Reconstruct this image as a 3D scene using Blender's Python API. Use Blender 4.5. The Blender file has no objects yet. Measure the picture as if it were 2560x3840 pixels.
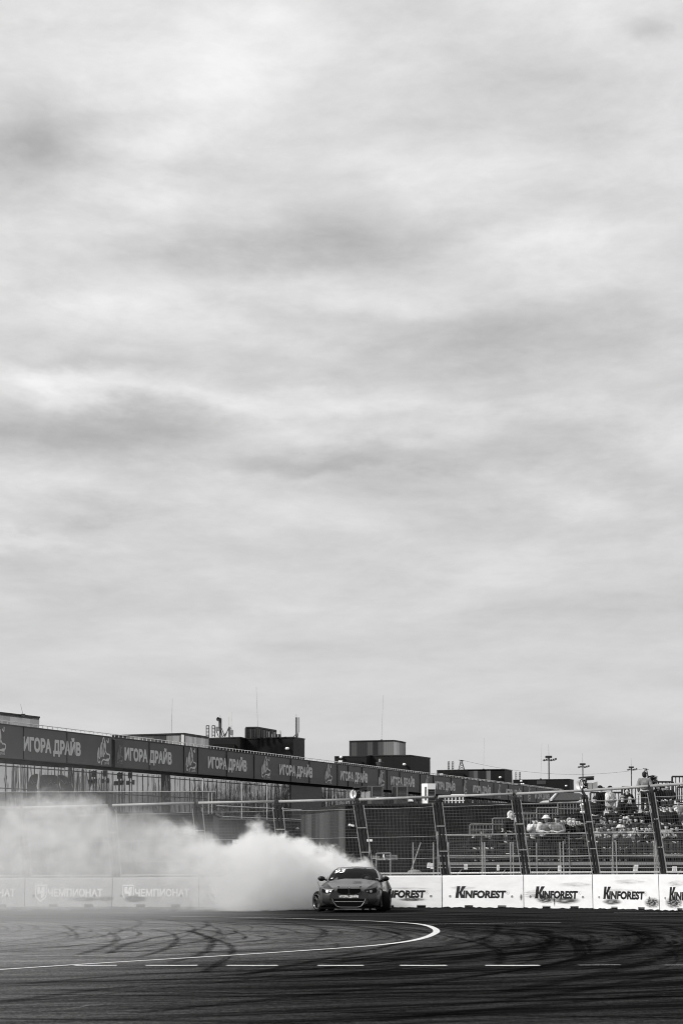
import bpy, bmesh, math, random
from mathutils import Vector, Matrix
random.seed(7)
SC = bpy.context.scene
COL = SC.collection
R = math.radians

# ------------------------------------------------------------------ camera
CAM_H, FPX, CX, CY, HZ = 1.1, 7000.0, 1280.0, 1920.0, 3290.0   # eye height, focal length in photo pixels, centre, horizon row
PITCH = math.atan((HZ-CY)/FPX)
cam_d = bpy.data.cameras.new('camera'); cam = bpy.data.objects.new('camera', cam_d); COL.objects.link(cam)
cam.location = (0, 0, CAM_H); cam.rotation_euler = (R(90)+PITCH, 0, 0)
cam_d.sensor_fit = 'VERTICAL'; cam_d.sensor_height = 36; cam_d.lens = FPX/3840*36
cam_d.clip_start = .5; cam_d.clip_end = 8000
cam_d.dof.use_dof = True; cam_d.dof.focus_distance = 62; cam_d.dof.aperture_fstop = 5.6
SC.camera = cam

# ------------------------------------------------------------------ world, sun, exposure
SUN_AZ, SUN_EL = R(-120), R(36)          # azimuth from +Y clockwise: left and a little behind the camera
W = bpy.data.worlds.new('World'); SC.world = W; W.use_nodes = True
def build_world():
    nt = W.node_tree; N = nt.nodes; L = nt.links; N.clear()
    def math_(op, a, b=None, clamp=False):
        n = N.new('ShaderNodeMath'); n.operation = op; n.use_clamp = clamp
        for i, v in enumerate((a, b)):
            if v is None: continue
            if isinstance(v, (int, float)): n.inputs[i].default_value = v
            else: L.new(v, n.inputs[i])
        return n.outputs[0]
    tc = N.new('ShaderNodeTexCoord'); sep = N.new('ShaderNodeSeparateXYZ'); L.new(tc.outputs['Generated'], sep.inputs[0])
    x, y, z = sep.outputs
    zz = math_('ADD', math_('MAXIMUM', z, 0.0), .15)
    uu = math_('DIVIDE', x, math_('MAXIMUM', math_('ABSOLUTE', y), .3))
    px = math_('MULTIPLY', uu, math_('POWER', math_('DIVIDE', .45, zz), .6)); py = math_('LOGARITHM', zz, 2.71828)
    def noise(sx, sy, scale, detail, rough, off, dist=0., up=0.):
        c = N.new('ShaderNodeCombineXYZ'); L.new(math_('MULTIPLY', px, sx), c.inputs[0]); L.new(math_('ADD', math_('MULTIPLY', py, sy), up), c.inputs[1]); c.inputs[2].default_value = off
        n = N.new('ShaderNodeTexNoise'); n.inputs['Scale'].default_value = scale; n.inputs['Detail'].default_value = detail
        n.inputs['Roughness'].default_value = rough; n.inputs['Distortion'].default_value = dist
        L.new(c.outputs[0], n.inputs['Vector']); return n.outputs['Fac']
    n1 = noise(5.8, 6.6, 1., 9, .60, 3.7, .35)
    n2 = noise(19., 22., 1., 7, .64, 11.2, .4)
    em = math_('SUBTRACT', noise(4.6, 7.5, 1., 7, .55, 55.0, .3), noise(4.6, 7.5, 1., 7, .55, 55.0, .3, .55))
    n3 = noise(46., 50., 1., 6, .66, 41.0, .6)
    nw = noise(10., 9., 1., 5, .6, 21.0); nw2 = noise(10., 9., 1., 5, .6, 31.0)
    # cloud banks: soft patches of brighter and darker cloud, ragged by noise, fixed in the sky by direction
    u = math_('DIVIDE', x, math_('MAXIMUM', y, .05)); v = math_('DIVIDE', z, math_('MAXIMUM', y, .05))
    u = math_('ADD', u, math_('MULTIPLY', math_('SUBTRACT', nw, .5), .16))
    v = math_('ADD', v, math_('MULTIPLY', math_('SUBTRACT', nw2, .5), .05))
    sp, cp = math.sin(PITCH), math.cos(PITCH)
    banks = [(760,-60,480,300,.06),(700,340,330,260,.07),(2050,560,700,200,.04),(1950,885,330,70,.10),(1650,640,260,130,.05),
             (680,780,420,110,.07),(420,1010,400,150,.07),(900,1110,700,70,.07),(1150,1290,260,55,.06),(220,1420,300,55,.11),
             (800,1480,650,45,.09),(1250,1530,500,40,.06),(2250,1890,220,60,.08),(90,2030,260,40,.09),(1000,1770,250,40,.05),(2450,420,250,300,.05),
             (140,560,420,170,-.17),(1350,880,520,160,-.09),(1150,970,380,80,-.06),(1900,1230,900,130,-.12),(350,1620,620,110,-.15),
             (1300,1725,520,60,-.13),(2080,1640,380,120,-.12),(2450,95,150,60,-.10),(380,1920,260,40,-.08),(1700,130,500,260,-.03),(120,1060,230,120,-.05),(500,1340,500,60,-.05)]
    acc = math_('MULTIPLY', math_('SUBTRACT', n1, .5), .17)
    acc = math_('ADD', acc, math_('MULTIPLY', math_('SUBTRACT', n2, .5), .115))
    acc = math_('ADD', acc, math_('MULTIPLY', math_('SUBTRACT', n3, .5), .05))
    acc = math_('ADD', acc, math_('MULTIPLY', em, .25))
    for bx, by, rx, ry, a in banks:
        dx, dz = (bx-CX)/FPX, (CY-by)/FPX
        fy = cp-dz*sp; u0, v0 = dx/fy, (sp+dz*cp)/fy
        e = math_('ADD', math_('POWER', math_('ABSOLUTE', math_('DIVIDE', math_('SUBTRACT', u, u0), rx/FPX)), 2.), math_('POWER', math_('ABSOLUTE', math_('DIVIDE', math_('SUBTRACT', v, v0), ry/FPX)), 2.))
        acc = math_('ADD', acc, math_('MULTIPLY', math_('POWER', 2.718, math_('MULTIPLY', e, -1.)), a*.8))
    # contrast fades towards the horizon, where the cloud is seen through more air
    fade = N.new('ShaderNodeMapRange'); fade.interpolation_type = 'SMOOTHSTEP'
    L.new(z, fade.inputs[0]); fade.inputs[1].default_value = .02; fade.inputs[2].default_value = .26; fade.inputs[3].default_value = .25; fade.inputs[4].default_value = 1.
    g = math_('ADD', .838, math_('MULTIPLY', acc, fade.outputs[0]))
    lift = N.new('ShaderNodeMapRange'); L.new(z, lift.inputs[0]); lift.inputs[1].default_value = .0; lift.inputs[2].default_value = .45; lift.inputs[3].default_value = -.02; lift.inputs[4].default_value = .02
    g = math_('ADD', g, lift.outputs[0])
    g = math_('POWER', math_('MINIMUM', math_('MAXIMUM', g, .4), .97), 2.25)
    sky = N.new('ShaderNodeTexSky'); sky.sky_type = 'NISHITA'; sky.sun_disc = False; sky.sun_elevation = SUN_EL; sky.sun_rotation = SUN_AZ
    bw = N.new('ShaderNodeRGBToBW'); L.new(sky.outputs[0], bw.inputs[0])
    mx = N.new('ShaderNodeMix'); mx.data_type = 'FLOAT'; mx.inputs[0].default_value = .97
    L.new(math_('MULTIPLY', math_('MINIMUM', bw.outputs[0], 12.), .08), mx.inputs[2]); L.new(g, mx.inputs[3])
    bg = N.new('ShaderNodeBackground'); L.new(mx.outputs[0], bg.inputs[0]); bg.inputs[1].default_value = 1.0
    out = N.new('ShaderNodeOutputWorld'); L.new(bg.outputs[0], out.inputs[0])
build_world()
sun_d = bpy.data.lights.new('sun', 'SUN'); sun = bpy.data.objects.new('sun', sun_d); COL.objects.link(sun)
sun_d.energy = 3.6; sun_d.angle = R(11); sun_d.color = (1, .985, .97)
sdir = Vector((math.sin(SUN_AZ)*math.cos(SUN_EL), math.cos(SUN_AZ)*math.cos(SUN_EL), math.sin(SUN_EL)))
sun.rotation_euler = sdir.to_track_quat('Z', 'Y').to_euler(); sun.location = (-40, -20, 60)
SC.view_settings.view_transform = 'Standard'; SC.view_settings.look = 'None'; SC.view_settings.exposure = 0; SC.view_settings.gamma = 1
SC.cycles.volume_bounces = 12; SC.cycles.max_bounces = 14; SC.cycles.transparent_max_bounces = 24
SC.cycles.use_denoising = True; SC.cycles.pixel_filter_type = 'BLACKMAN_HARRIS'; SC.cycles.filter_width = 1.05; SC.cycles.volume_step_rate = 1.0; SC.cycles.volume_max_steps = 256

# ------------------------------------------------------------------ helpers
SINP, COSP = math.sin(PITCH), math.cos(PITCH)
KY = COSP+(HZ-CY)/FPX*SINP
def at(px, py, k):                      # point seen at a photo pixel on the upright plane k metres off (k along the lens axis at the horizon)
    a, b = (px-CX)/FPX, (CY-py)/FPX; t = k*KY/(COSP-b*SINP)
    return Vector((a*t, k*KY, CAM_H+(SINP+b*COSP)*t))
def ground_t(py, z=0.): b = (CY-py)/FPX; return (z-CAM_H)/(SINP+b*COSP)*(COSP-b*SINP)/KY
def gnd(px, py, z=0.):
    p = at(px, py, ground_t(py)); p.z = z; return p

LOC = {}
def tag(o, label=None, cat=None, group=None, kind=None):
    if label: o['label'] = label
    if cat: o['category'] = cat
    if group: o['group'] = group
    if kind: o['kind'] = kind
    return o
def thing(name, label, cat, loc=(0,0,0), group=None, rz=0.):
    o = bpy.data.objects.new(name, None); o.empty_display_size = .2; COL.objects.link(o); o.location = loc; o.rotation_euler = (0,0,rz)
    LOC[o.name] = Vector(loc); return tag(o, label, cat, group)
class MB:
    def __init__(s): s.v = []; s.f = []; s.uv = {}
    def poly(s, pts, uv=None):
        i = len(s.v); s.v += [Vector(p) for p in pts]
        if uv: s.uv[len(s.f)] = uv
        s.f.append(tuple(range(i, i+len(pts))))
    def para(s, o, a, b, c):
        o, a, b, c = map(Vector, (o, a, b, c)); i = len(s.v)
        s.v += [o, o+a, o+a+b, o+b, o+c, o+a+c, o+a+b+c, o+b+c]
        fs = [(0,3,2,1),(4,5,6,7),(0,1,5,4),(1,2,6,5),(2,3,7,6),(3,0,4,7)]
        if a.cross(b).dot(c) < 0: fs = [f[::-1] for f in fs]
        s.f += [tuple(k+i for k in f) for f in fs]
    def box(s, c, sz):
        c = Vector(c); s.para(c-Vector(sz)/2, (sz[0],0,0), (0,sz[1],0), (0,0,sz[2]))
    def tube(s, a, b, r, r1=None, n=6, caps=True):
        a, b = Vector(a), Vector(b); d = b-a
        if d.length < 1e-6: return
        r1 = r if r1 is None else r1
        q = d.to_track_quat('Z', 'Y'); i = len(s.v)
        for p, rr in ((a, r), (b, r1)):
            for k in range(n):
                w = 2*math.pi*k/n; s.v.append(p+q@Vector((rr*math.cos(w), rr*math.sin(w), 0)))
        for k in range(n): s.f.append((i+k, i+(k+1)%n, i+n+(k+1)%n, i+n+k))
        if caps: s.f += [tuple(i+k for k in reversed(range(n))), tuple(i+n+k for k in range(n))]
    def path(s, pts, r, n=6):
        for a, b in zip(pts, pts[1:]): s.tube(a, b, r, n=n)
    def prism(s, pts, vec):             # closed outline pushed along vec
        pts = [Vector(p) for p in pts]; vec = Vector(vec); n = len(pts); i = len(s.v)
        s.v += pts+[p+vec for p in pts]
        s.f += [tuple(i+k for k in range(n)), tuple(i+n+k for k in reversed(range(n)))]
        s.f += [(i+k, i+n+k, i+n+(k+1)%n, i+(k+1)%n) for k in range(n)]
    def ball(s, c, rad, nu=10, nv=7, z0=-1., z1=1.):
        c = Vector(c); rad = Vector(rad) if hasattr(rad, '__len__') else Vector((rad,)*3); i = len(s.v)
        a0, a1 = math.asin(z0), math.asin(z1)
        for j in range(nv+1):
            e = a0+(a1-a0)*j/nv
            for k in range(nu):
                w = 2*math.pi*k/nu; s.v.append(c+Vector((rad.x*math.cos(e)*math.cos(w), rad.y*math.cos(e)*math.sin(w), rad.z*math.sin(e))))
        for j in range(nv):
            for k in range(nu): s.f.append((i+j*nu+k, i+j*nu+(k+1)%nu, i+(j+1)*nu+(k+1)%nu, i+(j+1)*nu+k))
        s.f += [tuple(i+k for k in reversed(range(nu))), tuple(i+nv*nu+k for k in range(nu))]
    def grid(s, rows):                  # rows of points -> quads
        i = len(s.v); n = len(rows[0])
        for r in rows: s.v += [Vector(p) for p in r]
        for j in range(len(rows)-1):
            for k in range(n-1): s.f.append((i+j*n+k, i+j*n+k+1, i+(j+1)*n+k+1, i+(j+1)*n+k))
    def torus(s, c, ax, R0, r, n=24, m=8):
        q = Vector(ax).to_track_quat('Z', 'Y'); i = len(s.v); c = Vector(c)
        for a in range(n):
            for b in range(m):
                w, u = 2*math.pi*a/n, 2*math.pi*b/m
                s.v.append(c+q@Vector(((R0+r*math.cos(u))*math.cos(w), (R0+r*math.cos(u))*math.sin(w), r*math.sin(u))))
        for a in range(n):
            for b in range(m): s.f.append((i+a*m+b, i+((a+1)%n)*m+b, i+((a+1)%n)*m+(b+1)%m, i+a*m+(b+1)%m))
    def revolve(s, c, ax, prof, n=24):  # prof: (radius, height) list
        q = Vector(ax).to_track_quat('Z', 'Y'); c = Vector(c); i = len(s.v); m = len(prof)
        for a in range(n):
            w = 2*math.pi*a/n
            for r, h in prof: s.v.append(c+q@Vector((r*math.cos(w), r*math.sin(w), h)))
        for a in range(n):
            for b in range(m-1): s.f.append((i+a*m+b, i+((a+1)%n)*m+b, i+((a+1)%n)*m+b+1, i+a*m+b+1))
    def build(s, name, mat, parent=None, world=True, smooth=False, recalc=True):
        me = bpy.data.meshes.new(name)
        off = Vector((0,0,0))
        if parent is not None and world: off = LOC.get(parent.name, Vector((0,0,0)))
        me.from_pydata([v-off for v in s.v], [], s.f)
        if s.uv:
            ul = me.uv_layers.new(name='UVMap')
            for p in me.polygons:
                uv = s.uv.get(p.index)
                if uv:
                    for li, c in zip(p.loop_indices, uv): ul.data[li].uv = c
        if recalc:
            bm = bmesh.new(); bm.from_mesh(me); bmesh.ops.recalc_face_normals(bm, faces=bm.faces); bm.to_mesh(me); bm.free()
        me.update()
        if smooth: me.polygons.foreach_set('use_smooth', [True]*len(me.polygons))
        me.materials.append(mat)
        o = bpy.data.objects.new(name, me); COL.objects.link(o)
        if parent is not None:
            o.parent = parent; LOC[o.name] = off if world else Vector((0,0,0))
        return o

def mat(name, g, rough=.6, spec=.3, metal=0., var=0., vscale=3., bump=0., bscale=40., coat=0., stretch=None):
    m = bpy.data.materials.new(name); m.use_nodes = True; nt = m.node_tree; b = nt.nodes['Principled BSDF']
    b.inputs['Base Color'].default_value = (g, g, g, 1); b.inputs['Roughness'].default_value = rough
    b.inputs['Specular IOR Level'].default_value = spec; b.inputs['Metallic'].default_value = metal; b.inputs['Coat Weight'].default_value = coat
    if var or bump:
        tc = nt.nodes.new('ShaderNodeTexCoord'); src = tc.outputs['Object']
        if stretch:
            mp = nt.nodes.new('ShaderNodeMapping'); mp.inputs['Scale'].default_value = stretch; nt.links.new(src, mp.inputs[0]); src = mp.outputs[0]
    if var:
        n = nt.nodes.new('ShaderNodeTexNoise'); n.inputs['Scale'].default_value = vscale; n.inputs['Detail'].default_value = 6; n.inputs['Roughness'].default_value = .65
        nt.links.new(src, n.inputs['Vector'])
        r = nt.nodes.new('ShaderNodeValToRGB'); r.color_ramp.elements[0].position = .3; r.color_ramp.elements[1].position = .7
        lo, hi = g*(1-var), min(1, g*(1+var)); r.color_ramp.elements[0].color = (lo,lo,lo,1); r.color_ramp.elements[1].color = (hi,hi,hi,1)
        nt.links.new(n.outputs['Fac'], r.inputs[0]); nt.links.new(r.outputs[0], b.inputs['Base Color'])
    if bump:
        n2 = nt.nodes.new('ShaderNodeTexNoise'); n2.inputs['Scale'].default_value = bscale; n2.inputs['Detail'].default_value = 4; nt.links.new(src, n2.inputs['Vector'])
        bp = nt.nodes.new('ShaderNodeBump'); bp.inputs['Strength'].default_value = bump; bp.inputs['Distance'].default_value = .01
        nt.links.new(n2.outputs['Fac'], bp.inputs['Height']); nt.links.new(bp.outputs[0], b.inputs['Normal'])
    return m
def cladding(name, direction, width, levels, seed=0., ribs=.25, rough=.5):
    """vertical panels of random greys along a wall, with fine folded ribs"""
    m = bpy.data.materials.new(name); m.use_nodes = True; nt = m.node_tree; N = nt.nodes; L = nt.links; b = N['Principled BSDF']
    b.inputs['Roughness'].default_value = rough; b.inputs['Specular IOR Level'].default_value = .25
    ge = N.new('ShaderNodeNewGeometry'); dt = N.new('ShaderNodeVectorMath'); dt.operation = 'DOT_PRODUCT'; L.new(ge.outputs['Position'], dt.inputs[0]); dt.inputs[1].default_value = direction
    dv = N.new('ShaderNodeMath'); dv.operation = 'DIVIDE'; L.new(dt.outputs['Value'], dv.inputs[0]); dv.inputs[1].default_value = width
    fl = N.new('ShaderNodeMath'); fl.operation = 'FLOOR'; L.new(dv.outputs[0], fl.inputs[0])
    ad = N.new('ShaderNodeMath'); ad.operation = 'ADD'; L.new(fl.outputs[0], ad.inputs[0]); ad.inputs[1].default_value = seed+.5
    wn = N.new('ShaderNodeTexWhiteNoise'); wn.noise_dimensions = '1D'; L.new(ad.outputs[0], wn.inputs['W'])
    cr = N.new('ShaderNodeValToRGB'); cr.color_ramp.interpolation = 'CONSTANT'; el = cr.color_ramp.elements
    while len(el) < len(levels): el.new(.5)
    for k, g in enumerate(levels): el[k].position = k/len(levels); el[k].color = (g,g,g,1)
    L.new(wn.outputs['Value'], cr.inputs[0]); L.new(cr.outputs[0], b.inputs['Base Color'])
    if ribs:
        w = N.new('ShaderNodeMath'); w.operation = 'MULTIPLY'; L.new(dv.outputs[0], w.inputs[0]); w.inputs[1].default_value = 2*math.pi*3
        sn = N.new('ShaderNodeMath'); sn.operation = 'SINE'; L.new(w.outputs[0], sn.inputs[0])
        bp = N.new('ShaderNodeBump'); bp.inputs['Strength'].default_value = ribs; bp.inputs['Distance'].default_value = .04; L.new(sn.outputs[0], bp.inputs['Height']); L.new(bp.outputs[0], b.inputs['Normal'])
    return m

M = dict(
 concrete_white=mat('white_painted_concrete', .78, .75, .2, var=.07, vscale=2.2, bump=.25, bscale=18, stretch=(.6,1,2.)),
 concrete_grey=mat('grey_painted_concrete', .40, .75, .2, var=.12, vscale=2.2, bump=.25, bscale=18),
 ink=mat('black_lettering', .012, .5, .3, var=.4, vscale=5), white_ink=mat('white_lettering', .85, .6, .2),
 grey_ink=mat('grey_lettering', .45, .6, .2), galv=mat('galvanised_steel', .34, .4, .5, .3, var=.15, vscale=6),
 rail=mat('pale_painted_tube', .31, .45, .4, var=.15, vscale=4), post=mat('dark_steel_post', .022, .42, .4, var=.3, vscale=8),
 wire=mat('wire', .085, .5, .3), dark=mat('dark_plate', .02, .6, .3, var=.3, vscale=1.5), black=mat('black_rubber_and_shade', .008, .85, .15),
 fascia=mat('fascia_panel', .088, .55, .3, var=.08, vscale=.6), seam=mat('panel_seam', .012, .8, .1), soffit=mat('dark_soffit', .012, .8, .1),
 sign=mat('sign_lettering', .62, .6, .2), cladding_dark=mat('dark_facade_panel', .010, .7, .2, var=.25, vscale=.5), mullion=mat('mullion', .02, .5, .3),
 light_metal=mat('light_metal', .75, .4, .4), white=mat('white_plastic', .85, .45, .3), paper=mat('white_paper', .85, .8, .1),
 grey=mat('mid_grey_metal', .22, .5, .3, var=.15), grey_dark=mat('dark_grey_metal', .06, .5, .3, var=.2), canvas=mat('white_canvas', .82, .8, .1),
 roof=mat('roof_shingle', .05, .8, .2, var=.3, vscale=6), mast=mat('mast_steel', .03, .5, .3), flag=mat('dark_flag', .03, .8, .1, var=.35, vscale=3),
)

# text as flat outlines: u, v in the unit of the cap height
_tc = {}
def glyphs(body, bold=.018):
    k = (body, bold)
    if k in _tc: return _tc[k]
    c = bpy.data.curves.new('t', 'FONT'); c.body = body; c.offset = bold; c.resolution_u = 3
    o = bpy.data.objects.new('t', c); COL.objects.link(o); dg = bpy.context.evaluated_depsgraph_get()
    me = bpy.data.meshes.new_from_object(o.evaluated_get(dg))
    vs = [(v.co.x, v.co.y) for v in me.vertices]; fs = [tuple(p.vertices) for p in me.polygons]
    bpy.data.objects.remove(o); bpy.data.curves.remove(c); bpy.data.meshes.remove(me)
    x0 = min(v[0] for v in vs); x1 = max(v[0] for v in vs); cap = .727
    vs = [((x-x0)/(x1-x0), y/cap) for x, y in vs]
    _tc[k] = (vs, fs); return _tc[k]
def write(mb, body, fn, bold=.018, slant=0., fat=0.):   # fn(u, v) -> point; u 0..1 over the words, v 0..1 over a capital
    vs, fs = glyphs(body, min(bold, .02))
    o, ux, vy = Vector(fn(0,0)), Vector(fn(1,0))-Vector(fn(0,0)), Vector(fn(0,1))-Vector(fn(0,0))
    nn = ux.cross(vy).normalized(); nn = nn if nn.y < 0 else -nn; k_ = vy.length/ux.length
    offs = [(0,0)]+([(math.cos(w)*fat, math.sin(w)*fat) for w in [2*math.pi*q/8 for q in range(8)]] if fat else [])
    for q, (du, dv) in enumerate(offs):     # heavier strokes: shifted copies, each a millimetre off the one before
        i = len(mb.v); mb.v += [Vector(fn(u+slant*v+du*k_, v*(1-2*fat)+fat+dv))+nn*(.0004*q) for u, v in vs]; mb.f += [tuple(i+k for k in f) for f in fs]
def stroke(mb, pts, w, fn, close=False):         # a brush line of width w in the (u, v) plane
    n = len(pts); L_, R_ = [], []
    for k in range(n):
        a = Vector(pts[(k-1) % n] if (close or k) else pts[0]); b = Vector(pts[(k+1) % n] if (close or k < n-1) else pts[-1])
        d = (b-a); d = d.normalized() if d.length else Vector((1,0)); nn = Vector((-d.y, d.x))*w/2; p = Vector(pts[k])
        L_.append(p+nn); R_.append(p-nn)
    for k in range(n if close else n-1):
        j = (k+1) % n; mb.poly([fn(*L_[k]), fn(*L_[j]), fn(*R_[j]), fn(*R_[k])])
def spline(pts, k=6):
    out = []; P = [pts[0]]+list(pts)+[pts[-1]]
    for a, b, c, d in zip(P, P[1:], P[2:], P[3:]):
        for i in range(k):
            t = i/k; out.append(tuple(.5*((2*b[q])+(-a[q]+c[q])*t+(2*a[q]-5*b[q]+4*c[q]-d[q])*t*t+(-a[q]+3*b[q]-3*c[q]+d[q])*t**3) for q in range(len(b))))
    out.append(tuple(pts[-1])); return out

# ------------------------------------------------------------------ ground and track
def asphalt():
    m = bpy.data.materials.new('asphalt'); m.use_nodes = True; nt = m.node_tree; N = nt.nodes; L = nt.links; b = N['Principled BSDF']
    b.inputs['Roughness'].default_value = .95; b.inputs['Specular IOR Level'].default_value = .06
    def math_(op, a, c=None, clamp=False):
        n = N.new('ShaderNodeMath'); n.operation = op; n.use_clamp = clamp
        for i, v in enumerate((a, c)):
            if v is None: continue
            if isinstance(v, (int, float)): n.inputs[i].default_value = v
            else: L.new(v, n.inputs[i])
        return n.outputs[0]
    ge = N.new('ShaderNodeNewGeometry'); sp = N.new('ShaderNodeSeparateXYZ'); L.new(ge.outputs['Position'], sp.inputs[0]); X, Y, _ = sp.outputs
    def noise(vec, scale, detail=4, rough=.6, dist=0.):
        n = N.new('ShaderNodeTexNoise'); n.inputs['Scale'].default_value = scale; n.inputs['Detail'].default_value = detail; n.inputs['Roughness'].default_value = rough; n.inputs['Distortion'].default_value = dist
        L.new(vec, n.inputs['Vector']); return n.outputs['Fac']
    def ramp(v, a, c, lo=0., hi=1.):
        n = N.new('ShaderNodeMapRange'); n.interpolation_type = 'SMOOTHSTEP'; L.new(v, n.inputs[0])
        for k, q in enumerate((a, c, lo, hi)): n.inputs[k+1].default_value = q
        return n.outputs[0]
    big = noise(ge.outputs['Position'], .11, 3)
    wob = math_('MULTIPLY', math_('SUBTRACT', noise(ge.outputs['Position'], .05, 2), .5), 7.)
    # tyre marks run round the hairpin: distance and bearing from its middle
    def ringc(cx, cy, fx, fr, fa, off):
        dx = math_('MULTIPLY', math_('SUBTRACT', X, cx), fx); dy = math_('SUBTRACT', Y, cy)
        r = math_('ADD', math_('POWER', math_('ADD', math_('MULTIPLY', dx, dx), math_('MULTIPLY', dy, dy)), .5), wob)
        an = math_('ARCTAN2', dy, dx)
        c = N.new('ShaderNodeCombineXYZ'); L.new(math_('MULTIPLY', r, fr), c.inputs[0]); L.new(math_('MULTIPLY', an, fa), c.inputs[1]); c.inputs[2].default_value = off
        return c.outputs[0]
    s1 = noise(ringc(-9., 36., .9, 1.15, 2.2, 0.), 1., 5, .62, .4)
    s2 = noise(ringc(-16., 40., .8, 3.2, 2.4, 9.), 1., 4, .6, .3)
    s3 = noise(ringc(-3., 33., 1.6, .9, 1.6, 4.), 1., 3, .6, .5)
    streak = math_('ADD', math_('ADD', math_('MULTIPLY', s1, .45), math_('MULTIPLY', s2, .27)), math_('MULTIPLY', s3, .28))
    s4 = noise(ringc(-6., 35., 1.1, 8.5, 2.6, 2.), 1., 4, .65, .3)
    streak = math_('ADD', math_('MULTIPLY', streak, .72), math_('MULTIPLY', s4, .28))
    light = ramp(streak, .43, .57)
    # rubber lies thickest on the racing line, outside the painted tip and over the near side
    dx = math_('ADD', X, 7.5); dy = math_('MULTIPLY', math_('SUBTRACT', Y, 36.5), .72)
    rr = math_('ADD', math_('POWER', math_('ADD', math_('MULTIPLY', dx, dx), math_('MULTIPLY', dy, dy)), .5), math_('MULTIPLY', wob, .35))
    inside = ramp(rr, 11.5, 7., 0., 1.)
    left = ramp(math_('ADD', X, math_('MULTIPLY', Y, .02)), .7, -3.6, 0., 1.)  # drifting haze painted into the albedo: paler towards the left
    wear_and_haze = math_('ADD', math_('MULTIPLY', inside, .55), math_('MULTIPLY', left, .45))
    base = math_('ADD', .012, math_('MULTIPLY', wear_and_haze, .118))
    amp = math_('ADD', .034, math_('MULTIPLY', wear_and_haze, .06))
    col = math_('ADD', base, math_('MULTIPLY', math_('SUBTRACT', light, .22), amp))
    fine = noise(ge.outputs['Position'], 28., 3, .8)
    grit = ramp(noise(ge.outputs['Position'], 11., 4, .85), .36, .64, .62, 1.4)
    col = math_('MULTIPLY', math_('MULTIPLY', col, grit), ramp(fine, .34, .66, .5, 1.5))
    col = math_('MULTIPLY', col, math_('ADD', .7, math_('MULTIPLY', big, .6)))
    col = math_('MAXIMUM', col, .006)
    cc = N.new('ShaderNodeCombineColor'); [L.new(col, cc.inputs[k]) for k in range(3)]
    df = N.new('ShaderNodeBsdfDiffuse'); L.new(cc.outputs[0], df.inputs['Color']); L.new(df.outputs[0], N['Material Output'].inputs['Surface'])
    bp = N.new('ShaderNodeBump'); bp.inputs['Strength'].default_value = .35; bp.inputs['Distance'].default_value = .01; L.new(noise(ge.outputs['Position'], 60., 2, .7), bp.inputs['Height']); L.new(bp.outputs[0], df.inputs['Normal'])
    return m
g = MB(); g.poly([(-4000,-300,-.012),(4000,-300,-.012),(4000,6000,-.012),(-4000,6000,-.012)])
tag(g.build('ground', mat('outfield_ground', .05, .95, .05, var=.3, vscale=.05)), kind='structure')
g = MB(); g.grid([[(x, y, 0) for x in (-60,-30,-15,0,15,30,60)] for y in (1,10,20,30,40,50,60,80)])
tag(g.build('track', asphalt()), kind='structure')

# paint and rubber on the track
def ribbon(mb, pts, w, z, kx=None):
    """strip along ground points; w may be a list; u across, v along"""
    n = len(pts); d = 0.
    P = [Vector((p[0], p[1], z)) for p in pts]; prev = None
    for k in range(n):
        a, b = P[max(0,k-1)], P[min(n-1,k+1)]; t = (b-a).normalized(); nn = Vector((-t.y, t.x, 0)); ww = (w[k] if isinstance(w, list) else w)/2
        if k: d += (P[k]-P[k-1]).length
        cur = (P[k]+nn*ww, P[k]-nn*ww, d)
        if prev: mb.poly([prev[0], prev[1], cur[1], cur[0]], uv=[(0,prev[2]),(1,prev[2]),(1,cur[2]),(0,cur[2])])
        prev = cur
def worn(name, g_, lo, hi, edge=True, sx=3., sy=.6, strength=1.):
    """paint or rubber worn through in patches"""
    m = bpy.data.materials.new(name); m.use_nodes = True; nt = m.node_tree; N = nt.nodes; L = nt.links; b = N['Principled BSDF']
    b.inputs['Base Color'].default_value = (g_,g_,g_,1); b.inputs['Roughness'].default_value = 1; b.inputs['Specular IOR Level'].default_value = 0
    uv = N.new('ShaderNodeUVMap'); mp = N.new('ShaderNodeMapping'); mp.inputs['Scale'].default_value = (sx, sy, 1); L.new(uv.outputs[0], mp.inputs[0])
    n = N.new('ShaderNodeTexNoise'); n.inputs['Scale'].default_value = 3.; n.inputs['Detail'].default_value = 6; n.inputs['Roughness'].default_value = .7; L.new(mp.outputs[0], n.inputs['Vector'])
    r = N.new('ShaderNodeMapRange'); L.new(n.outputs['Fac'], r.inputs[0]); r.inputs[1].default_value = lo; r.inputs[2].default_value = hi; r.inputs[3].default_value = 0; r.inputs[4].default_value = strength
    a = r.outputs[0]
    if edge:
        s = N.new('ShaderNodeSeparateXYZ'); L.new(uv.outputs[0], s.inputs[0])
        q = N.new('ShaderNodeMath'); q.operation = 'PINGPONG'; L.new(s.outputs[0], q.inputs[0]); q.inputs[1].default_value = .5
        e = N.new('ShaderNodeMapRange'); e.interpolation_type = 'SMOOTHSTEP'; L.new(q.outputs[0], e.inputs[0]); e.inputs[2].default_value = .4
        mu = N.new('ShaderNodeMath'); mu.operation = 'MULTIPLY'; L.new(a, mu.inputs[0]); L.new(e.outputs[0], mu.inputs[1]); a = mu.outputs[0]
    L.new(a, b.inputs['Alpha']); return m
line_px = [(-60,3642),(0,3638),(400,3612),(800,3588),(1200,3562),(1400,3547),(1530,3531),(1595,3516),(1627,3502),(1636,3493),(1628,3483),(1600,3472),(1540,3463),(1400,3455),(1250,3450),(1100,3445),(900,3441),(640,3437)]
g = MB(); pts = spline([tuple(gnd(*p))[:2] for p in line_px], 8)
wid = [.10+.04*math.exp(-((p[0]-1.9)/1.6)**2) for p in pts]
ribbon(g, pts, wid, .008)
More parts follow.
